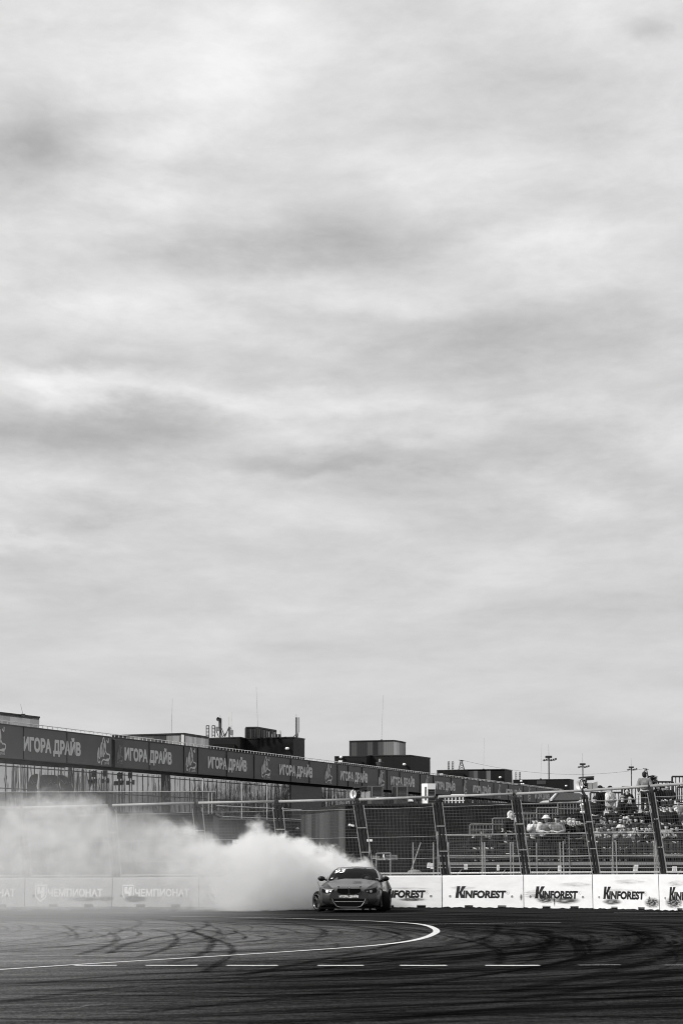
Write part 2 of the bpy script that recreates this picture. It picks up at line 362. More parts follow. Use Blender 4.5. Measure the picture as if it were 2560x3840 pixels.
tag(g.build('white_edge_line', worn('worn_white_paint', .66, .30, .44, edge=False)), kind='structure')
g = MB()
for a, b, w in ((281,438,.14),(548,741,.14),(850,1042,.14),(1191,1362,.14),(1499,1674,.15),(1819,2021,.16)): ribbon(g, [gnd(a,3622)[:2], gnd((a+b)/2,3622.5)[:2], gnd(b,3622)[:2]], w, .008)
tag(g.build('dashed_line', M['white_ink']), kind='structure')
g = MB()
for a, b in ((2168,2325),(2492,2640)): ribbon(g, [gnd(a,3621)[:2], gnd(b,3620)[:2]], .12, .008)
ribbon(g, [gnd(1560,3468)[:2], gnd(1800,3464)[:2], gnd(2100,3460.5)[:2]], .16, .008); ribbon(g, [gnd(2300,3424)[:2], gnd(2600,3424)[:2]], .2, .008)
tag(g.build('worn_line', worn('worn_grey_paint', .55, .42, .62, edge=False)), kind='structure')
marks = [([(1443,3476),(1549,3493),(1639,3504),(1770,3531),(1851,3557),(1880,3582),(1863,3620)],.34),([(710,3490),(783,3519),(796,3539),(759,3576),(640,3610)],.3),
 ([(710,3490),(849,3539),(869,3568),(849,3596),(759,3649)],.26),([(767,3456),(779,3470),(710,3494),(571,3519),(473,3543),(408,3576)],.3),
 ([(1868,3468),(1851,3502),(1770,3531),(1631,3551),(1443,3576),(1280,3598)],.3),([(1990,3480),(2063,3510),(2080,3535),(2039,3556),(1900,3580)],.8),
 ([(2300,3462),(2420,3490),(2447,3519),(2365,3563),(2202,3600),(1933,3652)],.8),([(2230,3466),(2330,3480),(2400,3508),(2380,3540),(2240,3580)],.5),
 ([(560,3484),(640,3500),(664,3525),(620,3560),(520,3590)],.25),([(420,3500),(440,3520),(410,3545),(300,3580)],.3),([(240,3470),(285,3500),(288,3520)],.2),
 ([(2480,3470),(2575,3500),(2590,3530),(2480,3590),(2260,3650),(1900,3720)],.6),([(1290,3470),(1440,3490),(1530,3520),(1420,3556),(1200,3600),(900,3660)],.35),
 ([(1700,3490),(1900,3490),(2020,3498)],.12),([(2600,3640),(2000,3740),(1300,3800)],.5),([(2600,3720),(1800,3790),(1400,3830)],.5),([(100,3690),(600,3650),(1100,3640),(1500,3600)],.3),
 ([(0,3760),(500,3700),(1100,3670),(1700,3610)],.35),([(500,3800),(1100,3740),(1800,3660),(2300,3570)],.4)]
g = MB()
for i_, (p, w) in enumerate(marks): ribbon(g, spline([tuple(gnd(*q))[:2] for q in p], 6), w*.72, .004+.0001*i_)
for k in range(5): ribbon(g, spline([tuple(gnd(x+k*9-18, y+k*1.0))[:2] for x, y in ((2140,3519),(2163,3540),(2172,3562),(2172,3582))], 5), .07, .0045)
tag(g.build('skid_marks', worn('tyre_rubber_streaks', .004, .30, .66, strength=.68, sx=2., sy=.35)), kind='structure')
g = MB(); rnd = random.Random(11)               # many finer, fainter arcs round the hairpin
for q in range(170):
    cx_, cy_ = rnd.gauss(-10, 3.2), rnd.gauss(36.5, 2.2); rx, ry = rnd.uniform(5, 17), rnd.uniform(5, 21); a0 = rnd.uniform(-95, 60); da = rnd.uniform(25, 95)
    ribbon(g, [(cx_+rx*math.cos(R(a0+da*k/14)), cy_+ry*math.sin(R(a0+da*k/14))) for k in range(15)], rnd.uniform(.09, .24), .0022+.00001*q)
for q in range(70):
    y0, x0 = rnd.uniform(12, 30), rnd.uniform(-9, 4); sl = rnd.uniform(-.45, -.1); ln = rnd.uniform(3, 9)
    ribbon(g, [(x0+ln*k/8, y0+sl*ln*k/8*(1-.04*k)) for k in range(9)], rnd.uniform(.08, .2), .0021-.00001*q)
tag(g.build('fine_skid_marks', worn('faint_rubber_streaks', .004, .36, .66, strength=.55, sx=1.6, sy=.3)), kind='structure')
g = MB()
for p, w in (([(850,3535),(940,3520),(1005,3508),(1018,3496),(1003,3480)],.16),([(230,3788),(330,3774),(420,3764)],.2),([(1345,3572),(1400,3566)],.1),([(1370,3583),(1430,3573)],.1),([(1550,3535),(1590,3531)],.14)):
    ribbon(g, spline([tuple(gnd(*q))[:2] for q in p], 6), w, .0055)
tag(g.build('paint_scratches', worn('scratched_paint', .2, .47, .64, sx=2., sy=1.)), kind='structure')

# ------------------------------------------------------------------ concrete barrier
JX = [-235, 92, 420, 745, 1068, 1362, 1657, 1963, 2222, 2471, 2712]
JB = [3402.5, 3402, 3402, 3402.5, 3403, 3403.5, 3404.5, 3407, 3410, 3415.5, 3423]
JT = [3292, 3292, 3291, 3289, 3286, 3284, 3283, 3280.5, 3279.5, 3279, 3280]
JP = [gnd(x, y) for x, y in zip(JX, JB)]
JZ = [at(x, y, ground_t(b)).z for x, y, b in zip(JX, JT, JB)]
def scuff_mat(name, seed, sx, sy, thr=-.42, gain=5.):
    m = bpy.data.materials.new(name); m.use_nodes = True; nt = m.node_tree; N = nt.nodes; L = nt.links; b = N['Principled BSDF']
    b.inputs['Base Color'].default_value = (.012,.012,.012,1); b.inputs['Roughness'].default_value = .9
    uv = N.new('ShaderNodeUVMap'); mp = N.new('ShaderNodeMapping'); mp.inputs['Scale'].default_value = (sx, sy, 1); mp.inputs['Location'].default_value = (seed, seed*1.7, 0); L.new(uv.outputs[0], mp.inputs[0])
    n = N.new('ShaderNodeTexNoise'); n.inputs['Scale'].default_value = 3.; n.inputs['Detail'].default_value = 7; n.inputs['Roughness'].default_value = .72; L.new(mp.outputs[0], n.inputs['Vector'])
    d = N.new('ShaderNodeVectorMath'); d.operation = 'DISTANCE'; L.new(uv.outputs[0], d.inputs[0]); d.inputs[1].default_value = (.5,.5,0)
    e = N.new('ShaderNodeMapRange'); e.interpolation_type = 'SMOOTHSTEP'; L.new(d.outputs['Value'], e.inputs[0]); e.inputs[1].default_value = .5; e.inputs[2].default_value = .18
    a = N.new('ShaderNodeMath'); a.operation = 'ADD'; L.new(n.outputs['Fac'], a.inputs[0]); a.inputs[1].default_value = thr
    q = N.new('ShaderNodeMath'); q.operation = 'MULTIPLY'; L.new(a.outputs[0], q.inputs[0]); q.inputs[1].default_value = gain
    q.use_clamp = True
    mu = N.new('ShaderNodeMath'); mu.operation = 'MULTIPLY'; L.new(q.outputs[0], mu.inputs[0]); L.new(e.outputs[0], mu.inputs[1])
    L.new(mu.outputs[0], b.inputs['Alpha']); return m
SCUFF = [scuff_mat('tyre_scuff', 0., 1.2, 5., -.34, 4.), scuff_mat('scrape', 3., .9, 14., -.50, 7.), scuff_mat('rubber_smear', 5., 2.5, 4., -.36, 4.5)]
BLOCK_LABEL = [
 'grey barrier block at the left photo edge, only the last letters of its word showing',
 'grey barrier block with white shield and word, long dark scuff along its lower right',
 'grey barrier block with a dark oval tyre scuff crossing the foot of its white shield',
 'grey barrier block whose white shield and word are half lost in tyre smoke',
 'grey barrier block hidden behind the thickest tyre smoke beside the car',
 'white barrier block half hidden behind the drift car, its lettering cut off by the car',
 'clean white barrier block with unscuffed black lettering, first full block right of the car',
 'white barrier block with dark tyre smears and a black drip below its lettering',
 'white barrier block with rubbed band under its lettering and scrapes by its right hole',
 'white barrier block cut off by the right edge of the photo']
def block(i):
    a, b, za, zb = JP[i], JP[i+1], JZ[i], JZ[i+1]
    u = (b-a); Ln = u.length; u.normalize(); n = Vector((u.y, -u.x, 0))     # n faces the track
    white = i >= 5; gap = .018; L0, L1 = gap, Ln-gap
    t = thing('barrier_block', BLOCK_LABEL[i], 'concrete barrier', tuple(a), 'concrete barrier blocks along the track edge')
    def P(s, z, d=0.): return a+u*s+n*d+Vector((0,0,z))
    def top(s): return za+(zb-za)*s/Ln
    D, ch, foot = .62, .035, .075
    mb = MB()
    def slab(s0, s1, z0, z1=None):          # profile swept from s0 to s1; top edge rounded when z1 is None
        rows = []
        for s in (s0, s1):
            tz = top(s) if z1 is None else z1
            pr = [(z0,0),(tz-ch,0),(tz-ch*.3,-ch*.3),(tz,-ch),(tz,-D+ch),(tz-ch,-D),(z0,-D)] if z1 is None else [(z0,0),(tz,0),(tz,-D),(z0,-D)]
            rows.append([P(s, z, d) for z, d in pr])
        k = len(mb.v); m_ = len(rows[0]); mb.v += rows[0]+rows[1]
        mb.f += [tuple(k+q for q in range(m_)), tuple(k+m_+q for q in reversed(range(m_)))]
        mb.f += [(k+q, k+m_+q, k+m_+(q+1)%m_, k+(q+1)%m_) for q in range(m_)]
    slots = [(Ln*.33-.16, Ln*.33+.17), (Ln*.735-.16, Ln*.735+.17)]
    slab(L0, L1, foot)
    cur = L0
    for s0, s1 in slots+[(L1, L1)]:
        slab(cur, s0, .0, foot); cur = s1
    o = mb.build('concrete_body', M['concrete_white'] if white else M['concrete_grey'], t)
    for s0, s1 in slots:                    # black fill paints in the shade inside the deep fork slots
        m2 = MB(); m2.prism([P(s0-.02, .0, -.02), P(s1+.02, .0, -.02), P(s1, foot+.03, .006), P(s0, foot+.03, .006)], -n*.25)
        m2.build('fork_slot_shade', M['black'], t)
    for f in (.105 if not white else .10, .86 if white else .80):    # round lifting holes
        mh = MB(); c = P(Ln*f, .42, .0)
        mh.revolve(c, n, [(.062,.001),(.058,.006),(.048,.004),(.04,-.0)], 18)
        h = mh.build('lifting_hole', M['concrete_white'] if white else M['concrete_grey'], t, smooth=True)
        mk = MB(); q = [c+u*(.046*math.cos(w))+Vector((0,0,.052*math.sin(w)))+n*.0035 for w in [2*math.pi*k/16 for k in range(16)]]
        mk.poly(q); mk.build('hole_shade', M['grey_dark'] if not white else M['grey'], h)  # flat darker disc paints in the shade of the recess
    H = (za+zb)/2
    ml = MB()
    if white:
        x0, x1 = Ln*.165, Ln*.777
        fn = lambda U, V: P(x0+.31+(x1-x0-.31)*U, .365+.275*V, .004)
        write(ml, 'INFOREST', fn, .02, .02, .045)
        kf = lambda U, V: P(x0+.36*U, .365+.42*V, .008)
        ml.poly([kf(.0,0),kf(.34,0),kf(.55,1),kf(.21,1)])                       # leaning stem and two arms of the big K
        ml.poly([kf(.40,.38),kf(.78,1),kf(1.18,1),kf(.66,.40)]); ml.poly([kf(.44,.46),kf(.68,.50),kf(.98,0),kf(.60,0)])
        ml.build('lettering', M['ink'], t)
        mr = MB(); rc = (x1+.10, .56)
        cf = lambda U, V: P(rc[0]+.065*U, rc[1]+.065*V, .004)
        stroke(mr, [(math.cos(w), math.sin(w)) for w in [2*math.pi*k/20 for k in range(20)]], .14, cf, True)
        write(mr, 'R', lambda U, V: cf(-.42+.84*U, -.5+1.0*V), .0)
        mr.build('registered_mark', M['grey_ink'], t)
    else:
        x0 = Ln*.125
        fn = lambda U, V: P(Ln*.265+Ln*.625*U, .40+.275*V, .004)
        write(ml, 'ЧЕМПИОНАТ', fn, .02, 0, .02); ml.build('lettering', M['white_ink'], t)
        ms = MB(); sf = lambda U, V: P(x0+.40*U, .235+.57*V, .004)
        out = [(0,1),(1,1),(1,.42),(.93,.24),(.78,.12),(.5,.0),(.22,.12),(.07,.24),(0,.42)]
        stroke(ms, out, .10, sf, True)
        ms.poly([sf(.15,.9),sf(.42,.9),sf(.42,.66),sf(.55,.66),sf(.55,.9),sf(.85,.9),sf(.85,.44),sf(.80,.30),sf(.52,.14),sf(.52,.46),sf(.15,.46)])
        ms.build('shield_emblem', M['white_ink'], t)
    def scuff(s, z, w, h, k=0, d=.006):
        mm = MB(); mm.poly([P(s-w/2, z-h/2, d), P(s+w/2, z-h/2, d), P(s+w/2, z+h/2, d), P(s-w/2, z+h/2, d)], uv=[(0,0),(1,0),(1,1),(0,1)])
        mm.build('scuff_mark', SCUFF[k], t)
    if i == 1: scuff(Ln*.68, .29, 1.5, .20, 0); scuff(Ln*.93, .31, .8, .24, 0, .007)
    if i == 2: scuff(Ln*.27, .31, 1.1, .32, 0); scuff(Ln*.24, .30, .8, .3, 2, .007)
    if i == 5: scuff(Ln*.62, .30, 1.2, .16, 2); scuff(Ln*.55, .70, 2., .1, 1, .007)
    if i == 6: scuff(Ln*.25, .72, 1.3, .16, 1); scuff(Ln*.97, .40, .12, .3, 2, .007)
    if i == 7: scuff(Ln*.33, .33, 1.0, .34, 2); scuff(Ln*.62, .30, 1.3, .30, 0, .007); scuff(Ln*.30, .45, 1.9, .16, 1, .008); scuff(Ln*.75, .85, 1.6, .2, 1, .009); scuff(Ln*.45, .27, .07, .45, 0, .010); scuff(Ln*.17, .5, 1.3, .4, 1, .011)
    if i == 8: scuff(Ln*.30, .27, 1.2, .26, 0); scuff(Ln*.90, .26, .95, .42, 2, .007); scuff(Ln*.88, .28, .6, .2, 1, .008); scuff(Ln*.55, .95, 2.2, .2, 1, .009); scuff(Ln*.4, .66, 2., .14, 1, .010)
    if i == 9: scuff(Ln*.24, .28, 1.3, .45, 2); scuff(Ln*.22, .30, 1.0, .18, 1, .007); scuff(Ln*.3, .9, 1.6, .25, 1, .008)
for i in range(10): block(i)
g = MB()                                    # rubber crumbs swept against the foot of the wall
for i in range(10):
    a, b = JP[i], JP[i+1]; u = (b-a); Ln = u.length; u.normalize(); n = Vector((u.y, -u.x, 0)); k = int(Ln/.12)
    hh = [random.uniform(.008, .035)*(1.5 if i > 5 else .8) for _ in range(k+1)]; s = [Ln*q/k for q in range(k+1)]
    g.grid([[a+u*q+n*.004+Vector((0,0,h)) for q, h in zip(s, hh)], [a+u*q+n*(.10+h)+Vector((0,0,.004)) for q, h in zip(s, hh)]])
    for _ in range(60):
        p = a+u*random.uniform(0, Ln)+n*random.uniform(.05, .5); r = random.uniform(.006, .02); g.box(p+Vector((0,0,r*.5+.003)), (r*2.5, r*2, r))
tag(g.build('rubber_crumbs', M['black']), 'black rubber crumbs swept against the foot of the barrier', 'rubber crumbs', kind='stuff')

# ------------------------------------------------------------------ catch fence on the barrier
FBX = [-232, 100, 437, 768, 1068, 1383, 1672, 1972, 2237, 2488, 2735]
FTX = [-240, 86, 416, 738, 1040, 1340, 1638, 1932, 2188, 2436, 2690]
FTY = [3029, 3029, 3020, 3011, 3005.5, 2998, 2988, 2977, 2965, 2948, 2930]
def interp(x, xs, ys):
    for a, b, c, d in zip(xs, xs[1:], ys, ys[1:]):
        if x <= b: return c+(d-c)*(x-a)/(b-a)
    return ys[-1]
def wallt(px): return ground_t(interp(px, JX, JB))+.3
FB = [at(x, interp(x, JX, JT)-1, wallt(x)) for x in FBX]
FT = [at(x, y, wallt(xb)-.42) for x, xb, y in zip(FTX, FBX, FTY)]
POST_LABEL = ['', 'pair of dark fence posts at the far left, standing in the tyre smoke', 'pair of fence posts second from the left, rising out of the smoke', 'pair of fence posts above the smoke, third from the left',
 'pair of fence posts above the thick smoke just left of the car', 'leaning dark fence post pair under the loudspeaker beside the car roof', 'leaning dark fence post pair right of the car, beside the white rooftop unit',
 'leaning dark fence post pair between the lone white hood and the bucket hat', 'thick leaning fence post pair below the second loudspeaker, in front of the crowd', 'thick leaning fence post pair at the right, beside the photographer in the grey hoodie', '']
PANEL_LABEL = ['catch fence panel at the left edge of the photo, veiled by smoke', 'catch fence panel above the shield block with the long scuff, thick smoke inside it', 'catch fence panel above the block with the oval scuff, thin drifting smoke behind it',
 'catch fence panel with a smoke plume climbing in front of its dark background', 'catch fence panel left of the car roof, its lower half buried in smoke', 'catch fence panel right of the car roof with a leaning brace seen through it',
 'catch fence panel in front of the seated spectator with the white hood', 'catch fence panel in front of the row leaning on the rail with the bucket hat', 'catch fence panel in front of the dense crowd and the pale puffer jacket', 'catch fence panel cut off by the right edge of the photo']
def fence_post(i):
    b, t_ = FB[i], FT[i]; v = t_-b; u = (JP[min(i+1, 10)]-JP[max(i-1, 0)]).normalized()
    t = thing('fence_post', POST_LABEL[i], 'fence post', tuple(b), 'posts of the catch fence')
    for s in (-.068, .068):
        m = MB(); e = b+u*s+v*.93
        m.tube(b+u*s, e, .046, n=10); m.build('upright', M['post'], t, smooth=False)
    m = MB(); k = b+v*.90; m.para(k-u*.13, u*.26, v*.05, Vector((0,.1,0))); m.para(k+v*.045-u*.07+Vector((0,-.02,0)), u*.14, t_-k-v*.03-u*.10, Vector((0,.08,0))); m.build('bracket_arm', M['post'], t)
    m = MB(); m.para(b-u*.17-Vector((0,.1,.0)), u*.34, Vector((0,.22,0)), Vector((0,0,.03))); m.build('base_plate', M['post'], t)
    for z in (.3, .62):
        m = MB(); m.para(b+v*z-u*.16+Vector((0,-.075,0)), u*.32, Vector((0,.02,0)), v*.012); m.build('clamp', M['galv'], t)
def fence_panel(i):
    b0, b1, t0, t1 = FB[i], FB[i+1], FT[i], FT[i+1]
    u = (b1-b0).normalized(); w = .19
    def P(s, z, d=0.):                        # s metres from the left post, z 0..1 up the panel
        Ln = (b1-b0).length; f = s/Ln
        return b0.lerp(b1, f).lerp(t0.lerp(t1, f), z)+Vector((0, d, 0))
    Ln = (b1-b0).length; Hh = (t0-b0).length
    t = thing('catch_fence_panel', PANEL_LABEL[i], 'fence panel', tuple(b0), 'catch fence panels on the barrier')
    m = MB(); m.tube(P(.06, 1.0), P(Ln-.10, 1.0), .05, n=10); m.build('top_rail', M['rail'], t, smooth=True)
    for s in (w, Ln-w):
        m = MB(); m.tube(P(s, .0), P(s, .925), .020, n=6); m.build('side_frame', M['rail'], t)
    m = MB(); m.tube(P(w, .025), P(Ln-w, .025), .035, n=6)
    k = int((Ln-2*w)/.11)
    for q in range(k): m.torus(P(w+.06+q*.11, .025), u, .032, .012, 8, 4)
    m.build('bottom_rail', M['galv'], t)
    for z, sag in ((.875,.006),(.50,.004),(.22,.006)):
        m = MB(); pts = [P(w+(Ln-2*w)*q/8, z-sag*4*(q/8)*(1-q/8), -.02) for q in range(9)]; m.path(pts, .008, 4); m.build('tension_cable', M['rail'], t)
    m = MB(); nv = int((Ln-2*w)/.125)
    for q in range(1, nv):
        s = w+(Ln-2*w)*q/nv; m.tube(P(s, .03), P(s, .90), .0035, n=3, caps=False)
        m.tube(P(s, .90, 0), P(s-.10, .985, -.02), .003, n=3, caps=False)
    nh = int(Hh*.9/.118)
    for q in range(1, nh):
        z = .03+.87*q/nh; m.tube(P(w, z), P(Ln-w, z), .0046, n=3, caps=False)
    m.build('wire_mesh', M['wire'], t)
for i in range(1, 10): fence_post(i)
for i in range(10): fence_panel(i)

# loudspeakers clamped to the top of the fence
def loudspeaker(px, py, tt, label):
    o = at(px, py, tt); s = 1.0
    t = thing('horn_loudspeaker', label, 'loudspeaker', tuple(o), 'horn loudspeakers on the fence')
    def P(x, z, y=0.): return o+Vector((x, y, z))
    m = MB(); m.tube(P(-.16,-.10), P(-.16,.32), .03, n=8); m.para(P(-.2,.06,-.05), (.5,0,0), (0,.06,0), (0,0,.04)); m.build('bracket', M['post'], t)
    m = MB(); m.para(P(-.28,.40,-.16), (.52,0,.03), (0,.34,0), (0,0,.05)); m.para(P(-.05,.33,-.1), (.29,0,.02), (0,.2,0), (0,0,.07)); m.build('hood_plate', M['grey_dark'], t)
    m = MB(); m.torus(P(-.20,.18,-.08), (.85,-.5,0), .18, .016, 22, 6); m.torus(P(-.1,.2,-.04), (.95,-.3,0), .15, .018, 22, 6); m.build('cable_loop', M['post'], t, smooth=True)
    m = MB(); m.revolve(P(-.22,.17,-.06), (-.7,-.7,.0), [(.03,-.1),(.05,-.02),(.10,.06),(.17,.10)], 18); m.build('round_horn', M['light_metal'], t, smooth=True)
    m = MB()
    for a, b in ((.0,.16),(.16,.36)):
        h0, h1 = (.10,.11) if a == 0 else (.09,.15)
        m.grid([[P(a,.14-h0,-.12),P(a,.14+h0,-.12)],[P(b-.01,.14-h1,-.14),P(b-.01,.14+h1,-.14)]]); m.grid([[P(a,.14+h0,-.12),P(a,.14+h0,.1)],[P(b-.01,.14+h1,-.14),P(b-.01,.14+h1,.14)]])
        m.grid([[P(a,.14-h0,.1),P(a,.14+h0,.1)],[P(b-.01,.14-h1,.14),P(b-.01,.14+h1,.14)]]); m.grid([[P(a,.14-h0,-.12),P(a,.14-h0,.1)],[P(b-.01,.14-h1,-.14),P(b-.01,.14-h1,.14)]])
    m.build('square_horn', M['galv'], t)
    m = MB(); m.tube(P(-.06,.2,-.1), P(.0,.17,-.02), .07, n=10); m.ball(P(-.05,.30,-.14), .035); m.build('driver_unit', M['post'], t, smooth=True)
loudspeaker(1352, 2996, wallt(1360)-.3, 'horn loudspeaker cluster on the fence top above the car')
loudspeaker(2200, 2962, wallt(2210)-.3, 'horn loudspeaker cluster on the fence top in front of the far light masts')

# ------------------------------------------------------------------ drift car
def build_car():
    S = 1.06; yaw = R(5)
    o = gnd(1308, 3421); o = Vector((o.x, o.y-.86*S, 0))
    t = thing('race_car', 'grey widebody drift coupe numbered 93, front wheels turned, smoking its tyres', 'race car', tuple(o))
    rot = Matrix.Rotation(-yaw, 3, 'Z')
    def T(x, y, z): return o+rot@Vector((x*S, y*S, z*S))
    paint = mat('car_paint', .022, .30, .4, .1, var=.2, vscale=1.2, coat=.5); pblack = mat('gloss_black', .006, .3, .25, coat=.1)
    matte = mat('matte_black', .004, .8, .04); tyre = mat('tyre', .008, .8, .08); rimm = mat('dark_rim', .03, .35, .5, .5); lip = mat('rim_lip', .42, .3, .5, .8)
    secs = [  # y, half width, bottom, lower z, shoulder z, shoulder width, hood centre z, in wheel well
     (-.03,.60,.25,.62,.50,.665,0),(.03,.74,.19,.655,.60,.70,0),(.10,.82,.165,.68,.70,.725,0),(.24,.90,.155,.715,.80,.765,0),(.42,.93,.155,.755,.84,.80,0),
     (.46,.94,.20,.76,.85,.81,1),(.86,.95,.20,.81,.86,.875,1),(1.27,.94,.20,.865,.85,.945,1),(1.31,.92,.16,.87,.86,.95,0),(1.50,.93,.16,.90,.86,.985,0),
     (2.4,.92,.16,.93,.86,.97,0),(3.2,.95,.16,.95,.88,.98,0),(3.30,1.03,.2,.95,.88,.98,1),(3.65,1.04,.2,.96,.88,1.0,1),(4.05,1.03,.2,.965,.86,1.01,1),(4.12,1.0,.2,.965,.86,1.01,0),(4.5,.86,.25,.95,.74,1.03,0)]
    rows = []
    for y, w, zb, zsh, wsh, zt, well in secs:
        if well: half = [(0,zb),(.58,zb),(.66,zb+.05),(.70,.66),(w-.015,.675),(w,.70),(wsh+.05,zsh-.02),(wsh-.02,zsh),(wsh*.62,zt-.02),(0,zt)]
        else: half = [(0,zb),(w*.78,zb),(w*.97,zb+.05),(w,.36),(w*.995,.52),(w*.985,.62),(wsh+.045,zsh-.03),(wsh-.02,zsh),(wsh*.62,zt-.02),(0,zt)]
        if y < .05: half = [(0,zb),(w*.8,zb),(w*.95,zb+.06),(w,.36),(w*.99,.48),(w*.95,.56),(wsh+.04,zsh-.03),(wsh-.02,zsh),(wsh*.62,zt-.02),(0,zt)]
        rows.append([T(-x, y, z) for x, z in half]+[T(x, y, z) for x, z in reversed(half[:-1])])
    m = MB(); m.grid(rows); m.poly(rows[0]); m.poly(rows[-1])
    body = m.build('body', paint, t, smooth=True)
    body.data.set_sharp_from_angle(angle=R(32))
    # hood: raised panel
    def hoodrow(y, wsh, zsh, zt, e):
        xs = (-1,-.72,-.36,0,.36,.72,1); return [T(x*wsh*.80, y, zt-.02*abs(x)-(zt-zsh)*.55*x*x+e+.018*math.exp(-((abs(x)-.42)/.16)**2)) for x in xs]
    m = MB(); m.grid([hoodrow(y, w_, a, b, e) for y, w_, a, b, e in ((.02,.62,.655,.70,.004),(.10,.74,.68,.725,.012),(.24,.82,.715,.765,.012),(.5,.86,.765,.815,.012),(.86,.88,.81,.875,.012),(1.27,.9,.865,.945,.012),(1.44,.92,.89,.985,.012))])
    m.build('hood', paint, t, smooth=True)
    # dark reflection between hood and wing, painted on as black patches
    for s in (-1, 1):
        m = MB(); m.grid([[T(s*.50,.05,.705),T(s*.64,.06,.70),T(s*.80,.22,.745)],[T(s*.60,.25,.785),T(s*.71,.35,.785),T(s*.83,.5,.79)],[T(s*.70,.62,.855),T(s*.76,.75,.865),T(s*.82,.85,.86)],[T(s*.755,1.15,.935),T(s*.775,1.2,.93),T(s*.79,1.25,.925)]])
        m.build('reflection_patch', pblack, t, smooth=True)
    def fy(x): # front surface of the bumper at half width x
        x = abs(x)
        for (a, ya), (b, yb) in zip(((0,-.03),(.60,-.03),(.73,.03),(.82,.10),(.90,.24),(.93,.42)), ((.60,-.03),(.73,.03),(.82,.10),(.90,.24),(.93,.42),(1.2,.6))):
            if x <= b: return ya+(yb-ya)*(x-a)/(b-a)
        return .6
    def face(pts, name, ma, proud=.012, deep=.10, parent=None, z_lean=0.):
        """outline on the nose (x, z), standing slightly proud of it"""
        mm = MB(); n = len(pts); fr = [T(x, fy(x)-proud+z_lean*(z-.5), z) for x, z in pts]; bk = [T(x*.985, fy(x)+deep, z) for x, z in pts]
        i = len(mm.v); mm.v += fr+bk; mm.f += [tuple(range(n)), tuple(reversed(range(n, 2*n)))]+[(k, n+k, n+(k+1) % n, (k+1) % n) for k in range(n)]
        return mm.build(name, ma, parent or t)
    for s in (-1, 1):
        k = face([(s*x, z) for x, z in ((.012,.70),(.33,.70),(.355,.67),(.34,.60),(.29,.565),(.20,.55),(.06,.55),(.02,.57))], 'kidney_grille', matte, .022)
        rim = MB(); q = [(s*x, z) for x, z in ((.012,.705),(.335,.705),(.365,.67),(.35,.595),(.295,.555),(.20,.54),(.05,.54),(.012,.56))]
        rim.path([T(x, fy(x)-.024, z) for x, z in q+q[:1]], .010, 5); rim.build('grille_frame', paint, k)
        h = face([(s*x, z) for x, z in ((.46,.685),(.81,.715),(.85,.66),(.82,.60),(.72,.585),(.56,.605))], 'headlight', pblack, .028)
        mm = MB(); mm.tube(T(s*.655, fy(.65)-.03, .63), T(s*.655, fy(.65)-.042, .63), .042, n=14); mm.tube(T(s*.545, fy(.54)-.03, .625), T(s*.545, fy(.54)-.042, .625), .022, n=10)
        mm.build('lamp_lens', mat('unlit_lens', .22, .2, .5) if s > 0 else lamp_on, h)
        face([(s*x, z) for x, z in ((.56,.41),(.85,.40),(.80,.30),(.70,.255),(.56,.25),(.54,.30))], 'side_intake', matte, .016)
        mm = MB(); mm.poly([T(s*.515, fy(.5)-.03, .43), T(s*.57, fy(.57)-.03, .43), T(s*.56, fy(.56)-.02, .27), T(s*.44, fy(.4)-.02, .24)]); mm.poly([T(s*.515, fy(.5)-.03, .43), T(s*.44, fy(.4)-.02, .24), T(s*.44, fy(.4)+.03, .24), T(s*.515, fy(.5)+.03, .43)])
        mm.build('intake_fin', paint, t)
        # bumper corner of the wide arch
        mm = MB(); mm.grid([[T(s*.945,.42,.66),T(s*.955,.47,.40),T(s*.975,.46,.19)],[T(s*.905,.25,.66),T(s*.915,.265,.40),T(s*.94,.28,.17)]]); mm.build('arch_corner', paint, t)
    it = face([(-.49,.41),(.49,.41),(.45,.32),(.36,.20),(.26,.175),(-.26,.175),(-.36,.20),(-.45,.32)], 'lower_intake', matte, .016)
    rim = MB(); q = [(.50,.415),(.46,.32),(.37,.195),(.265,.165),(-.265,.165),(-.37,.195),(-.46,.32),(-.50,.415)]
    rim.path([T(x, fy(x)-.024, z) for x, z in q], .011, 5); rim.build('intake_frame', mat('pale_edge', .22, .35, .5, .4), it)
    bar = MB(); bar.tube(T(-.42,-.05,.325), T(.42,-.05,.325), .012, n=6)
    for x in (-.28,-.10,.08,.26): bar.ball(T(x,-.06,.325), .014, 6, 4)
    bar.build('intake_bar', M['grey'], it)
    sp_ = MB(); q = [(-.95,.25),(-.80,.05),(-.5,-.10),(.5,-.10),(.80,.05),(.95,.25)]
    sp_.prism([T(x, y, .12) for x, y in q]+[T(.9,.5,.12), T(-.9,.5,.12)], (0,0,.035)); sp_.build('splitter', matte, t)
    pl = MB(); pl.para(T(-.30,-.052,.435), T(.60,0,0)-T(0,0,0), T(0,.02,0)-T(0,0,0), (0,0,.085*S)); pt = pl.build('name_plate', M['grey_dark'], t)
    wr = MB(); write(wr, 'ИГОРА ДРАЙВ', lambda U, V: T(-.285+.57*U, -.058, .446+.064*V), .02, 0, .02); wr.build('plate_lettering', M['white_ink'], pt)
    em = MB(); em.tube(T(0,-.02,.722), T(0,-.036,.728), .036, n=18); e = em.build('roundel', pblack, t)
    em = MB(); c = (0,-.0375,.7285)
    for a0 in (0, math.pi): em.poly([T(*c)]+[T(.022*math.cos(a0+w*math.pi/12), -.0385, .7285+.022*math.sin(a0+w*math.pi/12)) for w in range(7)])
    em.build('roundel_quarter', M['white_ink'], e)
    for s in (-.33,.33):
        m = MB(); m.tube(T(s,.16,.755), T(s,.158,.775), .022, n=10); m.build('hood_pin', matte, t)
    # greenhouse
    Wp = [(1.44,.80,.985),(1.80,.745,1.145),(2.12,.665,1.275),(2.30,.60,1.325)]
